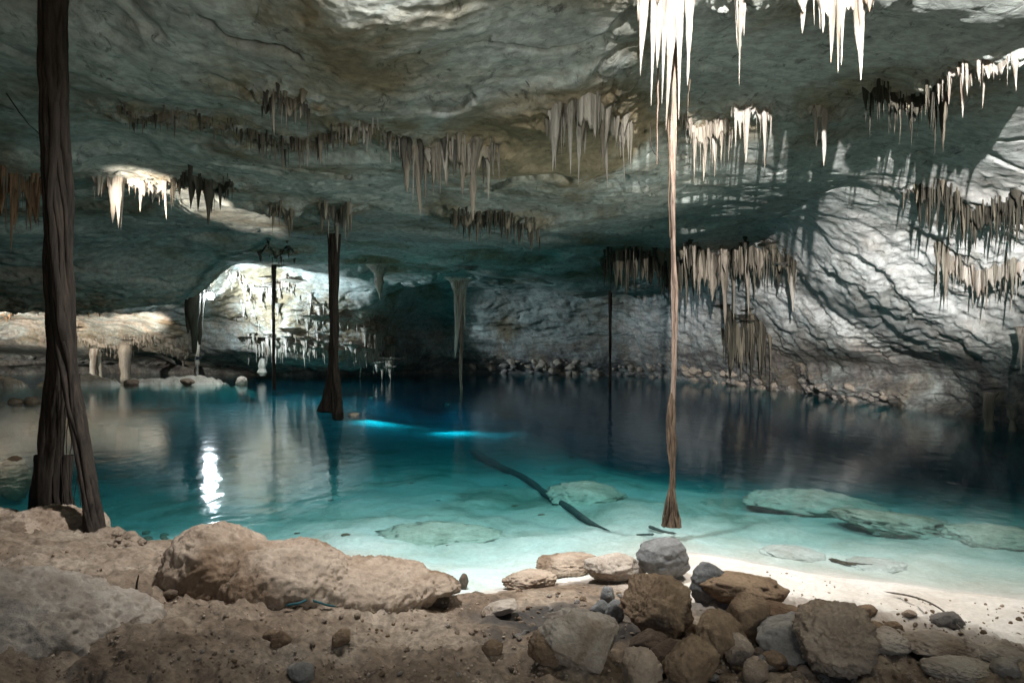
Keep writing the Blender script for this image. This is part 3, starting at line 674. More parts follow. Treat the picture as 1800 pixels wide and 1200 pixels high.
def hair(T, pts, r, mat, n=20):
    p = spline(pts, n); p = p + .02 * RNG.normal(size=p.shape).cumsum(0) * .15
    obj('rootlet', tube_mesh('rootlet', p - np.array(T.location), np.linspace(r, r * .5, n), sides=5, rough=0), M[mat], T)

# twin-legged root in front
T = thing('hanging_root', 'thick dark twisted root in the foreground splitting into two legs', 'root', tuple(P3(110, 900, 6.1)), 'roots reaching down to the water')
strands(T, [P3(86, -90, 5.9), P3(90, 150, 5.9), P3(96, 320, 5.95), P3(100, 480, 6), P3(103, 610, 6.05), P3(96, 720, 6.1), P3(87, 820, 6.2), P3(86, 915, 6.25)],
        [.092, .09, .09, .09, .098, .09, .088, .12], 14, .55, 'bark_dark', seed=1)
strands(T, [P3(98, -90, 5.88), P3(100, 150, 5.86), P3(104, 320, 5.85), P3(108, 480, 5.85), P3(116, 610, 5.82), P3(136, 740, 5.72), P3(158, 860, 5.6), P3(170, 965, 5.5)],
        [.09, .085, .09, .09, .082, .064, .062, .08], 12, .5, 'bark_dark', seed=5)
for k in range(7):
    x = 118 + random.uniform(-14, 22)
    hair(T, [P3(x, 640 + random.uniform(0, 120), 5.95), P3(x + random.uniform(-4, 10), 780, 5.95), P3(x + random.uniform(-10, 14), 890, 6.0)], .006, 'bark_dark')
hair(T, [P3(10, 165, 6), P3(50, 215, 6), P3(80, 245, 5.95)], .006, 'bark_dark')
for x in (70, 80, 104, 118):
    p = [P3(x, 800, 6.2), P3(x - 6 + (x - 90) * .2, 870, 6.2), P3(x + (x - 92) * .9, 912, 6.2)]
    obj('root_foot', tube_mesh('root_foot', spline(p, 16) - np.array(T.location), np.linspace(.05, .03, 16), seed=x, rough=.3), M['bark_dark'], T)

# dark post standing in the pool, two legs
d = 17.6
T = thing('hanging_root', 'dark root post standing in the pool with a flared two-toed foot', 'root', tuple(P3(585, 730, d)), 'roots reaching down to the water')
strands(T, [P3(588, 360, d + .1), P3(583, 440, d), P3(584, 560, d), P3(584, 640, d), P3(580, 690, d), P3(574, 724, d - .1)], [.22, .10, .085, .09, .12, .20], 6, .35, 'bark_dark', seed=11)
strands(T, [P3(590, 400, d), P3(590, 480, d - .1), P3(590, 620, d - .1), P3(593, 690, d - .3), P3(596, 736, d - .6)], [.13, .085, .08, .10, .155], 5, .3, 'bark_dark', seed=15)
# thin black root
d = 26.0
T = thing('hanging_root', 'thin black root with a flat disc-like root collar at the ceiling', 'root', tuple(P3(482, 668, d)), 'roots reaching down to the water')
strands(T, [P3(482, 435, d), P3(482, 480, d), P3(481, 560, d), P3(482, 685, d)], [.10, .075, .05, .065], 3, .5, 'bark_dark', core=.7, seed=21)
single('squat dark collar of drips around the top of the thin black root', 482, 436, 480, 18, 'stal_dark_shaded', depth=26.1)
# dark thin root near the middle right
d = 29.0
T = thing('hanging_root', 'straight dark root before the pale slanted back wall', 'root', tuple(P3(1072, 672, d)), 'roots reaching down to the water')
strands(T, [P3(1072, 505, d), P3(1073, 560, d), P3(1072, 620, d), P3(1072, 690, d)], [.10, .07, .06, .07], 3, .5, 'bark_dark', core=.7, seed=31)
# white pendant that runs into a root
d = 25.0
T = thing('hanging_root', 'white tapering dripstone pendant that runs into a thin root touching the pool', 'root', tuple(P3(810, 685, d)), 'roots reaching down to the water')
put_stal(T, P3(808, 490, d), 140 / FPX * d, .32, 'stal_white'); put_stal(T, P3(815, 492, d + .1), 95 / FPX * d, .2, 'stal_white'); put_stal(T, P3(801, 492, d - .1), 70 / FPX * d, .25, 'stal_white')
strands(T, [P3(809, 540, d), P3(811, 600, d), P3(810, 640, d), P3(811, 700, d)], [.10, .08, .07, .06], 3, .7, 'bark_pale', core=.7, seed=41)
# rope-like root
d = 6.6
T = thing('hanging_root', 'pale rope-like root with a frayed brown foot near the beach', 'root', tuple(P3(1182, 912, d)), 'roots reaching down to the water')
strands(T, [P3(1186, -60, d), P3(1185, 150, d), P3(1184, 350, d), P3(1185, 520, d), P3(1183, 650, d), P3(1181, 720, d)], [.030, .027, .026, .026, .026, .03], 4, 1.6, 'bark_pale', core=.6, rings=110, seed=51, r_frac=.5)
strands(T, [P3(1182, 690, d), P3(1178, 740, d), P3(1180, 790, d), P3(1181, 830, d), P3(1181, 870, d), P3(1181, 925, d)], [.022, .040, .042, .026, .034, .10], 7, .45, 'bark_brown', core=.7, seed=55, r_frac=.4)
for k in range(14):
    a = random.uniform(-18, 20)
    hair(T, [P3(1181 + a * .2, 850, d), P3(1181 + a * .7, 890, d - .05), P3(1181 + a * 1.1, 925, d + random.uniform(-.15, .15))], .008, 'bark_brown', 10)
hair(T, [P3(1158, 120, d - .1), P3(1157, 200, d - .1), P3(1158, 290, d - .1)], .009, 'bark_pale')
hair(T, [P3(1174, 160, d), P3(1176, 260, d), P3(1177, 330, d), P3(1180, 420, d)], .012, 'bark_brown')
hair(T, [P3(1145, 215, d - .1), P3(1146, 250, d - .1), P3(1162, 285, d)], .005, 'bark_dark')
hair(T, [P3(1213, 140, d), P3(1212, 200, d)], .005, 'bark_brown')

def column(label, px, top, foot, wpx, d, mat, name='stone_column', cat='stone column', lean=0):
    lean += random.uniform(-2.5, 2.5); c0, c1 = P3(px + lean, top, d), P3(px, foot, d); n = 26; s = np.linspace(0, 1, n)
    A = c0 + (c1 - c0) * s[:, None]; rad = wpx / FPX * d / 2 * (1.08 - .3 * np.sin(s * np.pi) ** .7 * .5 + .22 * np.interp(s, np.linspace(0, 1, 6), RNG.normal(size=6)) + .25 * (1 - s) ** 3)
    V, F = tube(A - c1, rad, sides=12, seed=px, rough=.4, cap=False)
    return tag(obj(name, mesh_np(name, V, F), M[mat], loc=tuple(c1)), label, cat, 'stone columns standing in the water')
column('pale stone column in the left back tunnel, the brighter of the pair', 163, 612, 664, 11, 33, 'stal_white')
column('thin pale stone column just right of the brighter one in the left back tunnel', 176, 620, 664, 7, 33.3, 'stal_grey')
column('broad brown stone column in the left back tunnel with a wide foot', 220, 606, 668, 16, 33.2, 'stal_tan')
column('slim pinkish stone post standing on the far sand islet', 346, 598, 664, 7, 30, 'stal_tan', lean=-2)
column('short grey column stump at the waterline left of the thin black root', 461, 630, 660, 12, 32, 'stal_grey')
column('squat pale stone stump standing in the water at the foot of the right wall', 1738, 690, 757, 19, 14.1, 'stal_tan')
column('small broken stone stump right of the squat pale stump', 1779, 712, 758, 12, 13.9, 'stal_grey')
# bluish rock pillar that carries the lamp
T = thing('rock_pillar', 'dark rock pillar hanging over the far islet, with the lit lamp on it', 'rock pillar', tuple(P3(346, 610, 26.4)))
L0 = np.array(T.location)
for k, (x, t0, t1, wd) in enumerate([(341, 440, 622, 13), (352, 445, 606, 9), (332, 445, 585, 9), (346, 450, 570, 16)]):
    c0, c1 = P3(x, t0, 26.4 + .2 * (k % 2)), P3(x + random.uniform(-2, 2), t1, 26.4 + .2 * (k % 2)); n = 34; q = np.linspace(0, 1, n)
    rad = wd / FPX * 26.4 * .5 * (1.5 - .6 * q - .55 * q ** 5) * (1 + .16 * np.interp(q, np.linspace(0, 1, 9), RNG.normal(size=9)))
    obj('pillar_lobe', tube_mesh('pillar_lobe', c0 + (c1 - c0) * q[:, None] - L0, rad * 1.25, sides=14, seed=x, rough=.35), M['stal_dark_shaded'], T)
# ------------------------------------------------------------------ rocks
_ico = {}
def ico(sub):
    if sub not in _ico:
        import bmesh
        bm = bmesh.new(); bmesh.ops.create_icosphere(bm, subdivisions=sub, radius=1)
        V = np.array([v.co[:] for v in bm.verts]); F = np.array([[v.index for v in f.verts] for f in bm.faces]); bm.free()
        V /= np.linalg.norm(V, axis=1)[:, None]; _ico[sub] = (V, F)
    return _ico[sub]
def rock_shape(sub, size, seed, angular=.5, pit=.05, layered=0, nplanes=11, lump=.09):
    V, F = ico(sub); rg = np.random.default_rng(seed)
    nrm = rg.normal(size=(nplanes, 3)); nrm /= np.linalg.norm(nrm, axis=1)[:, None]; h = rg.uniform(.62, .98, nplanes); angular = min(1, angular + .2)
    dt = np.maximum(V @ nrm.T, 1e-3); r_pl = np.minimum((h / dt).min(1), 1.25)
    r = (1 - angular) * 1.0 + angular * r_pl
    n2 = rg.normal(size=(40, 3)); n2 /= np.linalg.norm(n2, axis=1)[:, None]; h2 = rg.uniform(.86, 1.0, 40)
    wv = V + .10 * np.stack([fbm(V * 3, 2, off=seed * .37), fbm(V * 3, 2, off=seed * .37 + 5), fbm(V * 3, 2, off=seed * .37 + 9)], -1)
    r = np.minimum(r, (h2 / np.maximum(wv @ n2.T, 1e-3)).min(1) * r.mean() * 1.12)
    o = rg.uniform(0, 90)
    r = r * (1 + lump * fbm(V * 1.3, 3, off=o)) + pit * ridged(V * 3.2, 5, .66, off=o + 5) * .6 - pit * 1.2 * np.clip(fbm(V * 6.5, 3, off=o + 9) - .12, 0, 1)
    r += pit * .35 * fbm(V * 15, 3, .6, off=o + 3)
    P = V * r[:, None]
    if layered: P[:, :2] *= (1 + layered * np.sin(P[:, 2] * 16 + 2 * fbm(V * 2, 2, off=o)))[:, None]
    return P * np.array(size), F
def rock(label, px, base, wpx, hpx, mat, seed, deep=None, angular=.5, pit=.06, sub=5, layered=0, name='rock', cat='rock', rot=0, tilt=0, group='loose rocks on the shore', lift=0.0, sink=.2, dshift=0):
    """px, base: picture point where its front edge rests; wpx, hpx: its size in the picture"""
    g = hit_ground(px, base); d = g[1] + dshift; sx = wpx / FPX * d / 2; sz = hpx / FPX * d / 2 * 1.08
    sy = deep if deep else sx * random.uniform(.7, .95)
    c = P3(px, base, d); c = np.array([c[0], d + sy * .75, gz_at(c[0] * (d + sy * .75) / d, d + sy * .75) + sz * (1 - sink) + lift])
    k = c[1] / d; c[0] *= k
    V, F = rock_shape(sub, (sx * k, sy, sz * k), seed, angular, pit, layered)
    if tilt: V = V @ np.array(Matrix.Rotation(tilt, 3, 'Y')).T
    if rot: V = V @ np.array(Matrix.Rotation(rot, 3, 'Z')).T
    return tag(obj(name, mesh_np(name, V, F), M[mat], loc=tuple(c)), label, cat, group)

# the big boulder: a rounded head and a long body
def blob(name, label, els, center, mat, pit=.03, cat='boulder', vox=.022):
    V, F = ico(4); Vj, Fj = join_parts([(V * np.array(a) + np.array(c) - center, F) for c, a in els])
    tmp = bpy.data.objects.new('tmp', mesh_np('tmp', Vj, Fj)); C.objects.link(tmp)
    m1 = tmp.modifiers.new('r', 'REMESH'); m1.mode = 'VOXEL'; m1.voxel_size = vox
    m2 = tmp.modifiers.new('s', 'SMOOTH'); m2.factor = .5; m2.iterations = 90
    m3 = tmp.modifiers.new('d', 'SUBSURF'); m3.levels = 1
    me = bpy.data.meshes.new_from_object(tmp.evaluated_get(bpy.context.evaluated_depsgraph_get()))
    bpy.data.objects.remove(tmp)
    n = len(me.vertices); P = np.empty(n * 3, np.float32); me.vertices.foreach_get('co', P); P = P.reshape(-1, 3).astype(float)
    Nn = np.empty(n * 3, np.float32); me.vertices.foreach_get('normal', Nn); Nn = Nn.reshape(-1, 3)
    wp = P + center
    dd = .055 * fbm(wp / .45, 3, off=3) + pit * .55 * ridged(wp / .16, 4, .6, off=6) - pit * .8 * np.clip(fbm(wp / .05, 3, off=9) - .1, 0, 1) + pit * .3 * fbm(wp / .025, 2, off=2)
    P = P + Nn * dd[:, None]
    me.vertices.foreach_set('co', P.astype(np.float32).ravel()); me.update()
    me.polygons.foreach_set('use_smooth', np.full(len(me.polygons), True))
    me.name = name
    return tag(obj(name, me, M[mat], loc=tuple(center)), label, cat, 'large boulders on the shore')
def gp(px, py):
    return hit_ground(px, py)
b0 = gp(400, 1052); d0 = b0[1] + .35
e = lambda px, py, d: P3(px, py, d)
hd = (e(382, 1004, d0 + .05), (.29, .34, .27)); bd1 = (e(490, 1020, d0), (.48, .38, .215)); bd2 = (e(625, 1036, d0 + .1), (.54, .38, .135))
blob('boulder', 'large smooth tan boulder with a rounded head lying along the bank', [hd, bd1, bd2], (hd[0] * .35 + bd1[0] * .65) + np.array([0, 0, -.02]), 'tan_rock', pit=.035)
b1 = gp(80, 1190); d1 = b1[1] + .45
l1 = (e(60, 1130, d1), (.46, .42, .33)); l2 = (e(195, 1115, d1 + .12), (.24, .26, .19))
blob('boulder', 'pale grey weathered boulder at the lower left corner', [l1, l2], l1[0] * .6 + l2[0] * .4, 'pale_rock', pit=.03)
d2 = 5.7; l3 = (e(60, 945, d2), (.52, .5, .20)); l4 = (e(-60, 950, d2), (.5, .5, .22))
blob('boulder', 'flat brown-grey rock mound at the foot of the twin-legged root', [l3, l4], l3[0] * .6 + l4[0] * .4, 'tan_rock', pit=.04)

rock('dark brown rock at the left edge beside the foot of the twin-legged root', 22, 902, 66, 62, 'brown_rock', 101, angular=.4, dshift=.3, lift=.18)
rock('big pitted brown rock perched on top of the stone heap', 1158, 1126, 128, 112, 'brown_rock', 102, deep=.2, angular=.85, pit=.09, sub=6, lift=.0, dshift=.05)
rock('dark grey banded rock dome behind the perched brown rock', 1168, 1034, 92, 74, 'slate_rock', 103, angular=.25, pit=.03, layered=.035, dshift=.1, lift=.03)
rock('grey banded rock wedged right of the perched brown rock', 1248, 1075, 66, 70, 'slate_rock', 104, angular=.4, pit=.03, layered=.03, dshift=.1)
rock('long brown rock with a pointed nose at the edge of the white sand', 1300, 1062, 150, 52, 'brown_rock', 105, deep=.16, angular=.55, pit=.09, tilt=R(8))
rock('long brown rock ridge trailing down onto the white sand', 1396, 1106, 118, 36, 'brown_rock', 106, deep=.10, angular=.5, pit=.1, tilt=R(14))
rock('pale angular block with a flat slanted face in front of the stone heap', 1024, 1192, 134, 96, 'pale_rock', 107, angular=.95, pit=.05, sub=6, tilt=R(14))
rock('smooth grey-white rounded stone behind the pale angular block', 1018, 1132, 82, 48, 'grey_rock', 108, angular=.3, pit=.03)
rock('brown rock with a ribbed pitted crown right of the heap hollow', 1262, 1168, 90, 86, 'brown_rock', 109, angular=.7, pit=.1)
rock('brown block with a smooth dark side below the long pointed rock', 1318, 1134, 66, 84, 'brown_rock', 110, angular=.85, pit=.07)
rock('flat grey slab leaning between brown rocks on the heap', 1392, 1172, 122, 92, 'grey_rock', 111, angular=.8, pit=.04, sink=.5)
rock('large rough pitted rock at the right end of the heap', 1466, 1206, 140, 106, 'tan_rock', 112, angular=.75, pit=.12, sub=6)
rock('rough brown rock cut by the bottom edge below the heap hollow', 1214, 1212, 86, 84, 'brown_rock', 113, angular=.65, pit=.11)
rock('stubby log-shaped stone at the bottom of the heap', 1328, 1204, 44, 44, 'tan_rock', 114, angular=.2, pit=.06, tilt=R(40))
rock('small pointed grey stone on top left of the heap', 1066, 1066, 28, 36, 'slate_rock', 115, angular=.7, sub=4)
rock('small pale grey stone below the pointed grey one', 1056, 1092, 36, 34, 'slate_rock', 116, angular=.6, sub=4)
rock('small grey stone tucked against the perched brown rock', 1082, 1100, 40, 40, 'slate_rock', 117, angular=.6, sub=4)
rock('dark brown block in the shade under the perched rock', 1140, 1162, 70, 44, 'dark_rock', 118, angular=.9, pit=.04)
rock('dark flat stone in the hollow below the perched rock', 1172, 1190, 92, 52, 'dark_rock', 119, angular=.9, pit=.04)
rock('brown knobbly stone left of the pale angular block', 960, 1172, 62, 58, 'tan_rock', 120, angular=.6, pit=.12)
rock('tan stone between the ribbed rock and the log-shaped stone', 1300, 1172, 42, 56, 'tan_rock', 121, angular=.7, pit=.1)
rock('grey-brown stone cut by the bottom edge right of the pale block', 1128, 1214, 70, 66, 'tan_rock', 122, angular=.7, pit=.1)
rock('small brown stone above the log-shaped stone', 1362, 1176, 40, 30, 'brown_rock', 123, angular=.7, pit=.1, sub=4)
rock('brown stone standing behind the large rough pitted rock', 1418, 1126, 40, 30, 'brown_rock', 124, angular=.6, pit=.1, sub=4)
rock('low tan rock slab on the water edge left of the grey dome', 994, 1014, 112, 34, 'tan_rock', 125, deep=.16, angular=.6, pit=.08, tilt=R(-5))
rock('pale tan rock slab on the water edge touching the grey dome', 1082, 1026, 104, 46, 'pale_rock', 126, deep=.16, angular=.6, pit=.1, tilt=R(-3))
rock('brown knobbly rock at the left end of the dark soil patch', 930, 1034, 84, 28, 'tan_rock', 127, angular=.6, pit=.12)
rock('flat hollow-edged rock ledge at the tail of the large boulder', 742, 1060, 124, 40, 'tan_rock', 128, deep=.2, angular=.5, pit=.12)
rock('thin slab tilted on the clay before the dark soil patch', 880, 1086, 66, 20, 'pale_rock', 129, angular=.8, pit=.05, tilt=R(-14))
rock('upright thumb-sized brown stone at the bottom of the bay', 815, 1036, 15, 30, 'dark_rock', 130, angular=.5, sub=4)
rock('small dark stone in the cleft left of the large boulder', 300, 1056, 24, 16, 'dark_rock', 131, angular=.7, sub=4)
rock('dark angular stone alone on the clay in the lower middle', 600, 1142, 34, 26, 'brown_rock', 132, angular=.9, sub=4)
rock('rough dark lump on the clay left of the angular stone, the larger one', 494, 1142, 36, 22, 'brown_rock', 133, angular=.6, pit=.14, sub=4)
rock('rough dark lump on the clay nearest the teal rope, the smaller one', 474, 1126, 26, 16, 'brown_rock', 134, angular=.6, pit=.14, sub=4)
rock('rounded grey stone cut by the bottom edge', 530, 1204, 46, 34, 'grey_rock', 135, angular=.3, sub=4)
rock('brown lump on the clay left of the knobbly stone', 868, 1150, 34, 24, 'brown_rock', 136, angular=.6, pit=.14, sub=4)
rock('white stone peeping up behind the grey banded dome', 1150, 982, 30, 14, 'white_rock', 137, angular=.4, sub=4, dshift=.4)
SAND = 'stones lying on the white sand'
for k, (px, by, wp, hp, mt, lb) in enumerate([
    (1416, 1076, 24, 16, 'brown_rock', 'brown stone on the white sand nearest the long brown ridge'),
    (1440, 1066, 34, 10, 'dark_rock', 'flat dark stone highest on the white sand'),
    (1474, 1086, 26, 14, 'brown_rock', 'small brown stone on the white sand below the flat dark one'),
    (1524, 1086, 30, 20, 'brown_rock', 'knobbly brown stone in the middle of the white sand'),
    (1541, 1118, 26, 28, 'brown_rock', 'upright brown stone on the white sand'),
    (1570, 1108, 32, 18, 'brown_rock', 'wedge-shaped brown stone right of the upright one'),
    (1600, 1086, 24, 10, 'tan_rock', 'thin tan stone on the sand below the dry stick'),
    (1666, 1104, 54, 28, 'grey_rock', 'smooth grey stone half sunk in the sand beside the dry stick'),
    (1655, 1136, 74, 14, 'pale_rock', 'long low pale ledge with a dark front on the sand, the upper of two'),
    (1656, 1172, 112, 26, 'pale_rock', 'long low pale ledge with a dark front on the sand, the lower of two'),
    (1764, 1178, 80, 24, 'pale_rock', 'pale ledge with a dark front at the lower right corner'),
    (1766, 1192, 42, 30, 'pale_rock', 'round pale stone before the ledge at the lower right corner'),
    (1560, 1150, 90, 30, 'pale_rock', 'pale flat stone right of the large rough pitted rock'),
    (1690, 1200, 120, 26, 'pale_rock', 'flat white-grey rock plate at the bottom edge on the right')]):
    rock(lb, px, by, wp, hp, mt, 200 + k, angular=.6, pit=.11, sub=4 if wp < 60 else 5, group=SAND, name='stone', cat='stone', sink=.35)
# many small look-alike stones
SM = []
for mt in ('tan_rock', 'brown_rock', 'pale_rock', 'grey_rock'):
    for k in range(4):
        V, F = rock_shape(3, (1, .85, .65), 300 + k * 7 + len(SM), .7, .1); me = mesh_np('small_stone', V, F); me.materials.append(M[mt]); SM.append(me)
MARKS = [(400, 985, 'the large tan boulder'), (650, 1020, 'the tail of the boulder'), (120, 1120, 'the pale corner boulder'), (1158, 1075, 'the perched brown rock'), (1024, 1150, 'the pale angular block'),
         (600, 1135, 'the dark angular stone'), (545, 1068, 'the teal rope'), (880, 1080, 'the thin tilted slab'), (530, 1195, 'the rounded grey stone'), (1466, 1160, 'the large rough pitted rock'),
         (1262, 1130, 'the ribbed brown rock'), (1392, 1140, 'the grey leaning slab'), (1666, 1095, 'the half-sunk grey stone'), (1610, 1068, 'the long dry stick'), (1766, 1182, 'the round pale corner stone'),
         (960, 1150, 'the brown knobbly stone'), (868, 1142, 'the lone brown lump'), (1541, 1105, 'the upright brown stone'), (742, 1045, 'the hollow-edged ledge'), (300, 1050, 'the dark cleft stone'), (484, 1132, 'the rough dark lumps')]
WALLMARKS = [(1072, 650, 'the straight dark root'), (1182, 660, 'the rope-like root'), (1310, 670, 'the wall-foot curtain'), (1450, 690, 'the right undercut'), (900, 650, 'the far cavity'), (1000, 655, 'the pale streaks'), (1240, 672, 'the tan needle tips'), (1380, 690, 'the pale end spike'), (1530, 708, 'the squat stump')]
BEDMARKS = [(585, 735, 'the dark root post'), (1000, 890, 'the sunken log'), (770, 950, 'the pale green sunken rock'), (370, 860, 'the lamp reflection'), (440, 940, 'the large tan boulder'), (700, 800, 'the sunken floodlights')]
def where(px, py, marks):
    m = min(marks, key=lambda k: (k[0] - px) ** 2 + 2.2 * (k[1] - py) ** 2); dx, dy = px - m[0], (py - m[1]) * 1.5
    close = 'just ' if abs(dx) + abs(dy) < 60 else ''
    rel = ('left of' if dx < 0 else 'right of') if abs(dx) > abs(dy) else ('behind' if dy < 0 else 'in front of')
    return close + rel + ' ' + m[2]
def hue(me):
    return {'tan_rock': 'tan', 'brown_rock': 'brown', 'pale_rock': 'pale', 'grey_rock': 'grey'}.get(me.materials[0].name, 'grey')
def small_stone(px, py, wp, label, group, meshes):
    g = hit_ground(px, py); s = wp / FPX * g[1] / 2
    o = bpy.data.objects.new('small_stone', random.choice(meshes)); C.objects.link(o)
    o.location = (g[0], g[1], g[2] + s * .3); o.scale = (s, s * random.uniform(.7, 1.1), s * random.uniform(.6, 1.1)); o.rotation_euler = (random.uniform(-.4, .4), random.uniform(-.4, .4), random.uniform(0, 6))
    tag(o, ('tiny ' if wp < 8 else 'small ' if wp < 16 else 'larger ') + hue(o.data) + ' ' + label + ' ' + where(px, py, MARKS), 'stone', group)
for k in range(60):
    small_stone(random.uniform(260, 960), random.uniform(1075, 1200), random.uniform(5, 14), 'stone on the clay', 'small stones on the clay', SM[:4] * 3 + SM[4:10])
for k in range(60):
    px = random.uniform(905, 1110); small_stone(px, random.uniform(1040, 1130), random.uniform(5, 15), 'stone on the dark soil', 'small stones on the dark soil', SM)
for k in range(60):
    px = random.uniform(1130, 1460); small_stone(px, random.uniform(1110, 1200), random.uniform(10, 30), 'rubble stone of the heap', 'rubble stones of the heap', SM[:8] + SM[12:])
for k in range(50):
    px = random.uniform(1420, 1800); small_stone(px, random.uniform(1075, 1200), random.uniform(4, 12), 'stone on the white sand', 'small stones on the white sand', SM[:8])
for k in range(26):
    px = random.uniform(190, 330); small_stone(px, random.uniform(938, 962), random.uniform(6, 16), 'crumb of rock on the bank edge', 'crumbs on the bank edge', SM[:4])
# grit: nobody could count it
gl = []
for k in range(1500):
    px, py = random.uniform(-20, 1820), 1200 - 230 * random.random() ** 1.3
    if py < 960 + 60 * abs(px - 800) / 800 * 0: continue
    g = hit_ground(px, py)
    if g[2] < .03: continue
    s = random.uniform(.003, .011); V, F = ico(1)
    gl.append((V * s * RNG.uniform(.6, 1.3, 3) + g + np.array([0, 0, s * .3]), F))
V, F = join_parts(gl); tag(obj('grit', mesh_np('grit', V, F, False), M['tan_rock']), 'loose grit strewn over the shore', kind='stuff')

# rocks under and beyond the water
UW = 'rocks under the water'
rock('long greenish sunken slab stretching along the edge of the deep water', 1430, 905, 220, 46, 'wet_rock', 401, deep=.55, angular=.75, pit=.16, group=UW, tilt=R(6), sink=.7, name='submerged_rock')
rock('greenish sunken slab trailing right from the long slab', 1590, 945, 210, 38, 'wet_rock', 402, deep=.5, angular=.75, pit=.16, group=UW, tilt=R(8), sink=.7, name='submerged_rock')
rock('greenish sunken rock at the right edge of the shallows', 1748, 962, 150, 34, 'wet_rock', 403, deep=.4, angular=.75, pit=.16, group=UW, sink=.7, name='submerged_rock')
rock('white sunken rock just off the beach, the left one', 1400, 985, 100, 20, 'white_rock', 404, deep=.25, angular=.5, pit=.06, group=UW, sink=.75, name='submerged_rock')
rock('white sunken rock just off the beach, the right one', 1545, 1003, 92, 16, 'white_rock', 405, deep=.22, angular=.5, pit=.06, group=UW, sink=.75, name='submerged_rock')
rock('greenish sunken rock beside the sunken log', 1030, 885, 130, 34, 'wet_rock', 406, deep=.4, angular=.75, pit=.16, group=UW, sink=.7, name='submerged_rock')
rock('broad pale green sunken patch of rock in the middle shallows', 770, 958, 200, 24, 'wet_rock', 407, deep=.5, angular=.75, pit=.16, group=UW, sink=.8, name='submerged_rock')
for k in range(26):
    px, py = random.uniform(330, 1060), random.uniform(780, 965)
    g = hit_ground(px, py); s = random.uniform(3, 9) / FPX * g[1]
    o = bpy.data.objects.new('submerged_stone', random.choice(SM[4:8] + SM[12:])); C.objects.link(o); o.location = (g[0], g[1], g[2]); o.scale = (s, s * .8, s * .4)
    tag(o, hue(o.data) + ' little stone on the pool bed ' + where(px, py, BEDMARKS), 'stone', 'small stones on the pool bed')
g = P3(622, 733, 16.6); V, F = rock_shape(4, (.12, .1, .07), 77, .4, .06)
tag(obj('rock', mesh_np('rock', V, F), M['pale_rock'], loc=(g[0], g[1], .02)), 'small pale stone breaking the water beside the dark root post', 'rock', 'rocks at the waterline')
for k, (px, by, wp, hp, mt, lb) in enumerate([
    (28, 730, 24, 14, 'tan_rock', 'tan stone on the shallow bar left of the twin-legged root, the left one'),
    (56, 726, 26, 16, 'tan_rock', 'tan stone on the shallow bar left of the twin-legged root, the right one'),
    (425, 674, 18, 18, 'pale_rock', 'pale knob of rock at the tip of the far sand islet'),
    (232, 680, 26, 14, 'dark_rock', 'dark boulder between the brown mound and the sand islet'),
    (330, 662, 26, 12, 'dark_rock', 'dark rock on the far sand islet beside the stone post')]):
    d = 20.0 if by > 700 else 28.5
    g = P3(px, by, d); s = wp / FPX * d / 2; V, F = rock_shape(4, (s, s * .8, hp / FPX * d / 2), 500 + k, .5, .1)
    tag(obj('rock', mesh_np('rock', V, F), M[mt], loc=(g[0], d, max(gz_at(g[0], d), -.05) + hp / FPX * d / 3)), lb, 'rock', 'rocks at the waterline')
# rubble along the foot of the far and right walls
SR = []
for k in range(5):
    V, F = rock_shape(3, (1, .9, .7), 700 + k, .7, .14); me = mesh_np('rubble', V, F); me.materials.append(M['grey_rock' if k % 2 else 'pale_rock']); SR.append(me)
for k in range(120):
    px = random.uniform(830, 1560); py = np.interp(px, [830, 1050, 1180, 1300, 1400, 1560], [655, 660, 667, 682, 691, 712]) - random.uniform(0, 26)
    h = hit_ceiling(px, py)
    if h is None: continue
    o = bpy.data.objects.new('rubble_stone', random.choice(SR)); C.objects.link(o); s = random.uniform(3, 9) / FPX * h[1]
    o.location = h; o.scale = (s * 1.3, s, s); o.rotation_euler = (random.uniform(-.6, .6), random.uniform(-.6, .6), random.uniform(0, 6))
    tag(o, hue(o.data) + (' rubble rock at the far waterline ' if py > np.interp(px, [830, 1050, 1180, 1300, 1400, 1560], [655, 660, 667, 682, 691, 712]) - 9 else ' rubble rock low on the far wall ') + where(px, 660 + .1 * (px - 1000) * (px > 1200), WALLMARKS), 'rock', 'rubble at the foot of the far wall')

# ------------------------------------------------------------------ sticks, sunken log, rope
def stick(name, label, cat, pts, r0, r1, mat, n=30, rough=.25, group=None):
    p = spline(pts, n); c = p[0].copy(); V, F = tube(p - c, np.linspace(r0, r1, n) * np.clip(np.minimum(np.arange(n), n - 1 - np.arange(n)) * .5, .12, 1), sides=8, seed=r0 * 100, rough=rough, cap=False)
    return tag(obj(name, mesh_np(name, V, F), M[mat], loc=tuple(c)), label, cat, group)
def gpt(px, py, up): 
    g = hit_ground(px, py); return g + np.array([0, 0, up])
stick('sunken_log', 'dark sunken log slanting from the deep water up to the beach', 'log', [gpt(1072, 936, .02), gpt(1036, 922, .03), gpt(1004, 900, .04), gpt(962, 876, .05), gpt(930, 850, .05), gpt(880, 826, .06), gpt(825, 795, .06)], .03, .09, 'wood')
stick('sunken_branch', 'dark forked twig lying on the pale sand under the rope-like root', 'branch', [gpt(1190, 941, .02), gpt(1165, 937, .02), gpt(1140, 930, .03)], .012, .02, 'wood')
stick('sunken_branch', 'thin dark twig left of the forked one on the pale sand', 'branch', [gpt(1118, 942, .015), gpt(1150, 941, .015)], .008, .012, 'wood')
stick('sunken_branch', 'reddish brown branch under water off the beach', 'branch', [gpt(1456, 986, .02), gpt(1490, 994, .02), gpt(1552, 1000, .02)], .018, .014, 'bark_brown')
stick('dry_stick', 'long thin dry stick lying on the white sand', 'stick', [gpt(1553, 1044, .02), gpt(1600, 1060, .05), gpt(1650, 1085, .06), gpt(1694, 1116, .02)], .007, .004, 'stick', rough=0)
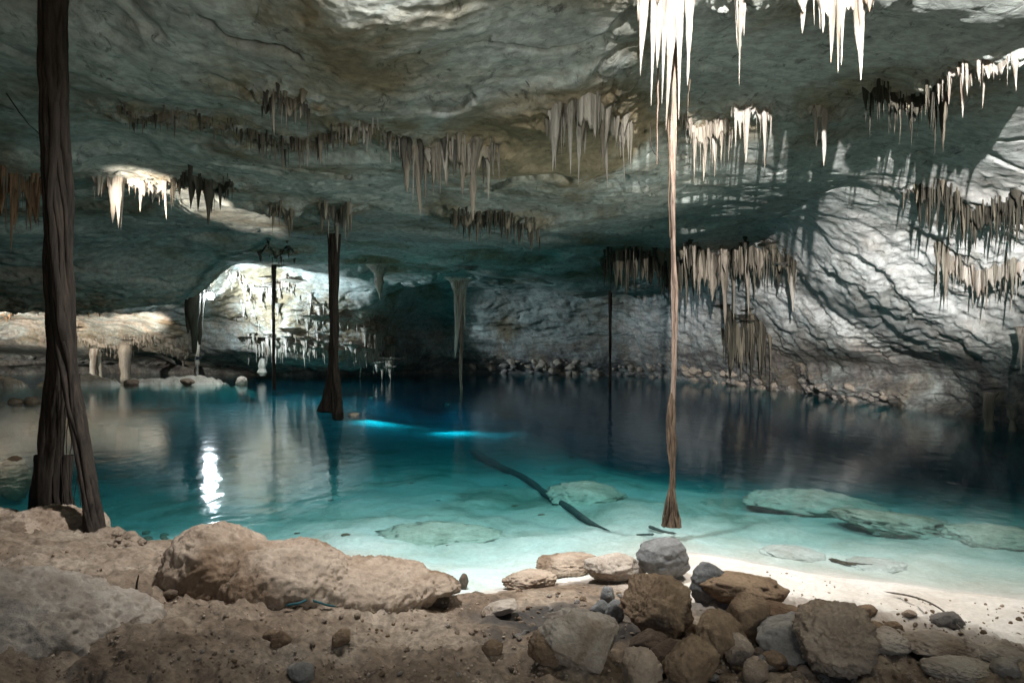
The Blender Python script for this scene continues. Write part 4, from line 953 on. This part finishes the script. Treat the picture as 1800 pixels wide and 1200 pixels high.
stick('dry_stick', 'short dark twig poking up from the clay before the large boulder', 'stick', [gpt(238, 1056, .0), gpt(240, 1050, .06), gpt(244, 1050, .13)], .008, .004, 'bark_dark', rough=0)
stick('rope', 'teal rope end lying under the edge of the large boulder', 'rope', [gpt(500, 1074, .03), gpt(522, 1070, .03), gpt(545, 1066, .04), gpt(568, 1070, .03), gpt(592, 1072, .02)], .007, .006, 'rope', rough=0)

# ------------------------------------------------------------------ lamps of the cave and added fill lamps
def box(sx, sy, sz, c=(0, 0, 0)):
    V = np.array([(x, y, z) for x in (-1, 1) for y in (-1, 1) for z in (-1, 1)], float) * np.array([sx, sy, sz]) / 2 + np.array(c)
    F = np.array([(0, 1, 3, 2), (4, 6, 7, 5), (0, 4, 5, 1), (2, 3, 7, 6), (0, 2, 6, 4), (1, 5, 7, 3)]); return V, F
def floodlight(label, loc, target, watts, cone, blend, col, radius=.05, pole=True, size=.22):
    loc = Vector(loc); T = thing('floodlight', label, 'floodlight', tuple(loc), 'floodlights of the cave')
    q = (Vector(target) - loc).to_track_quat('Y', 'Z'); Rm = np.array(q.to_matrix())
    def put(nm, parts, mat):
        V, F = join_parts(parts); return obj(nm, mesh_np(nm, V @ Rm.T, F, False), M[mat], T)
    put('housing', [box(size, .06, size * .7, (0, -.04, 0))] + [box(size * .9, .03, .008, (0, -.085, z * size * .12)) for z in (-2, -1, 0, 1, 2)], 'lamp_black')
    put('lens', [box(size * .86, .008, size * .58, (0, -.004, 0))], 'lamp_steel')
    put('bracket', [box(.012, .03, size * .6, (-size * .56, -.04, -size * .2)), box(.012, .03, size * .6, (size * .56, -.04, -size * .2)), box(size * 1.14, .03, .012, (0, -.04, -size * .5))], 'lamp_steel')
    if pole:
        g = gz_at(loc.x, loc.y); V, F = tube(np.array([(0, 0, -size * .5), (0, 0, (g - loc.z) * .5), (0, 0, g - loc.z - .1)]) - np.array([0, .0, 0]), np.array([.02, .02, .02]), rough=0, cap=False)
        obj('pole', mesh_np('pole', V, F), M['lamp_steel'], T)
    ld = bpy.data.lights.new('floodlight_beam', 'SPOT'); ld.energy = watts; ld.spot_size = R(cone); ld.spot_blend = blend; ld.color = col; ld.shadow_soft_size = radius
    lo = bpy.data.objects.new('floodlight_beam', ld); C.objects.link(lo); lo.parent = T
    lo.location = q @ Vector((0, .06, 0)); lo.rotation_euler = (Vector(target) - loc).to_track_quat('-Z', 'Y').to_euler()
    return T
WARM, COOL, NEUT = (1, .87, .74), (.80, .92, 1), (1, .95, .90)
floodlight('floodlight on a pole behind the viewer aimed at the right wall', (-.6, -3.2, 4.65), (7.0, 15, 5.0), 13000, 31, .62, (1, .98, .96), .04)
floodlight('floodlight under the ceiling above the beach', (3.0, 5.1, 4.65), (2.2, 7.0, 0), 300, 98, .7, (1, .95, .9), .10, pole=False)
floodlight('added fill light under the ceiling above the left bank', (-.6, 4.4, 4.6), (-1.2, 8.2, 0), 560, 136, .8, (.95, .97, 1), .15, pole=False)  # added lamp, brightens the left pool bed and bank
floodlight('floodlight on a pole at the left shore aimed at the white stalactites', (-6.4, 5.0, 2.5), P3(220, 358, 11.3), 7500, 11.5, .6, WARM, .04)
floodlight('small added fill light behind the viewer washing the roof softly', (1.6, -2.0, 1.4), (-1.4, 12, 5.4), 370, 66, 1.0, (.96, 1, .92), .35)  # added fill lamp, lends the roof neutral ambient light
floodlight('added fill light low on the right shore washing the left roof half', (7.4, 7.6, 1.0), (-7, 18, 4.7), 900, 62, 1.0, (.96, 1, .93), .35)  # second added fill lamp, lifts the far left of the roof
floodlight('floodlight tucked behind the lip lighting the left back chamber', (-21.5, 25.5, 1.2), (-22.5, 31, 2.3), 1100, 110, .8, (1, .95, .86), .1)
floodlight('floodlight behind the lamp pillar lighting the far chamber roof', (-13.6, 29.5, 1.1), (-18.8, 32, 3.1), 1500, 42, .9, (1, .9, .78), .1)
def lamp_bulb():
    c = P3(370, 520, 27.0)
    T = thing('wall_lamp', 'lit blue-white round lamp high on the dark pillar at the back', 'lamp', tuple(c))
    V, F = ico(3); m, n, l, b = newmat('lit_lamp_glass'); b.inputs['Emission Color'].default_value = (.80, .92, 1, 1); b.inputs['Emission Strength'].default_value = 420
    obj('bulb', mesh_np('bulb', V * .14, F), m, T)
    V, F = tube(np.array([(0, .1, .02), (-.2, .3, .05), (-.5, .7, .05)]), np.array([.03, .03, .03]), rough=0, cap=False); obj('bracket', mesh_np('bracket', V, F), M['lamp_black'], T)
    V, F = box(.16, .1, .16, (0, .13, .02)); obj('socket', mesh_np('socket', V, F, False), M['lamp_black'], T)
lamp_bulb()
floodlight('floodlight beside the round lamp aimed at the bright back wall', P3(366, 516, 27.3), P3(575, 560, 31.5), 1600, 120, .8, (.72, .88, 1), .12, pole=False, size=.2)
for px, py, wt in ((672, 746, 190), (812, 762, 150)):
    g = hit_ground(px, py)
    floodlight('sunken floodlight on the pool bed, the ' + ('nearer to' if px < 700 else 'farther from') + ' the dark root post', tuple(g + np.array([-.5, .5, .95])), tuple(g + np.array([.1, -.1, 0])), wt, 150, 1.0, (.9, .97, 1), .25, pole=False, size=.16)
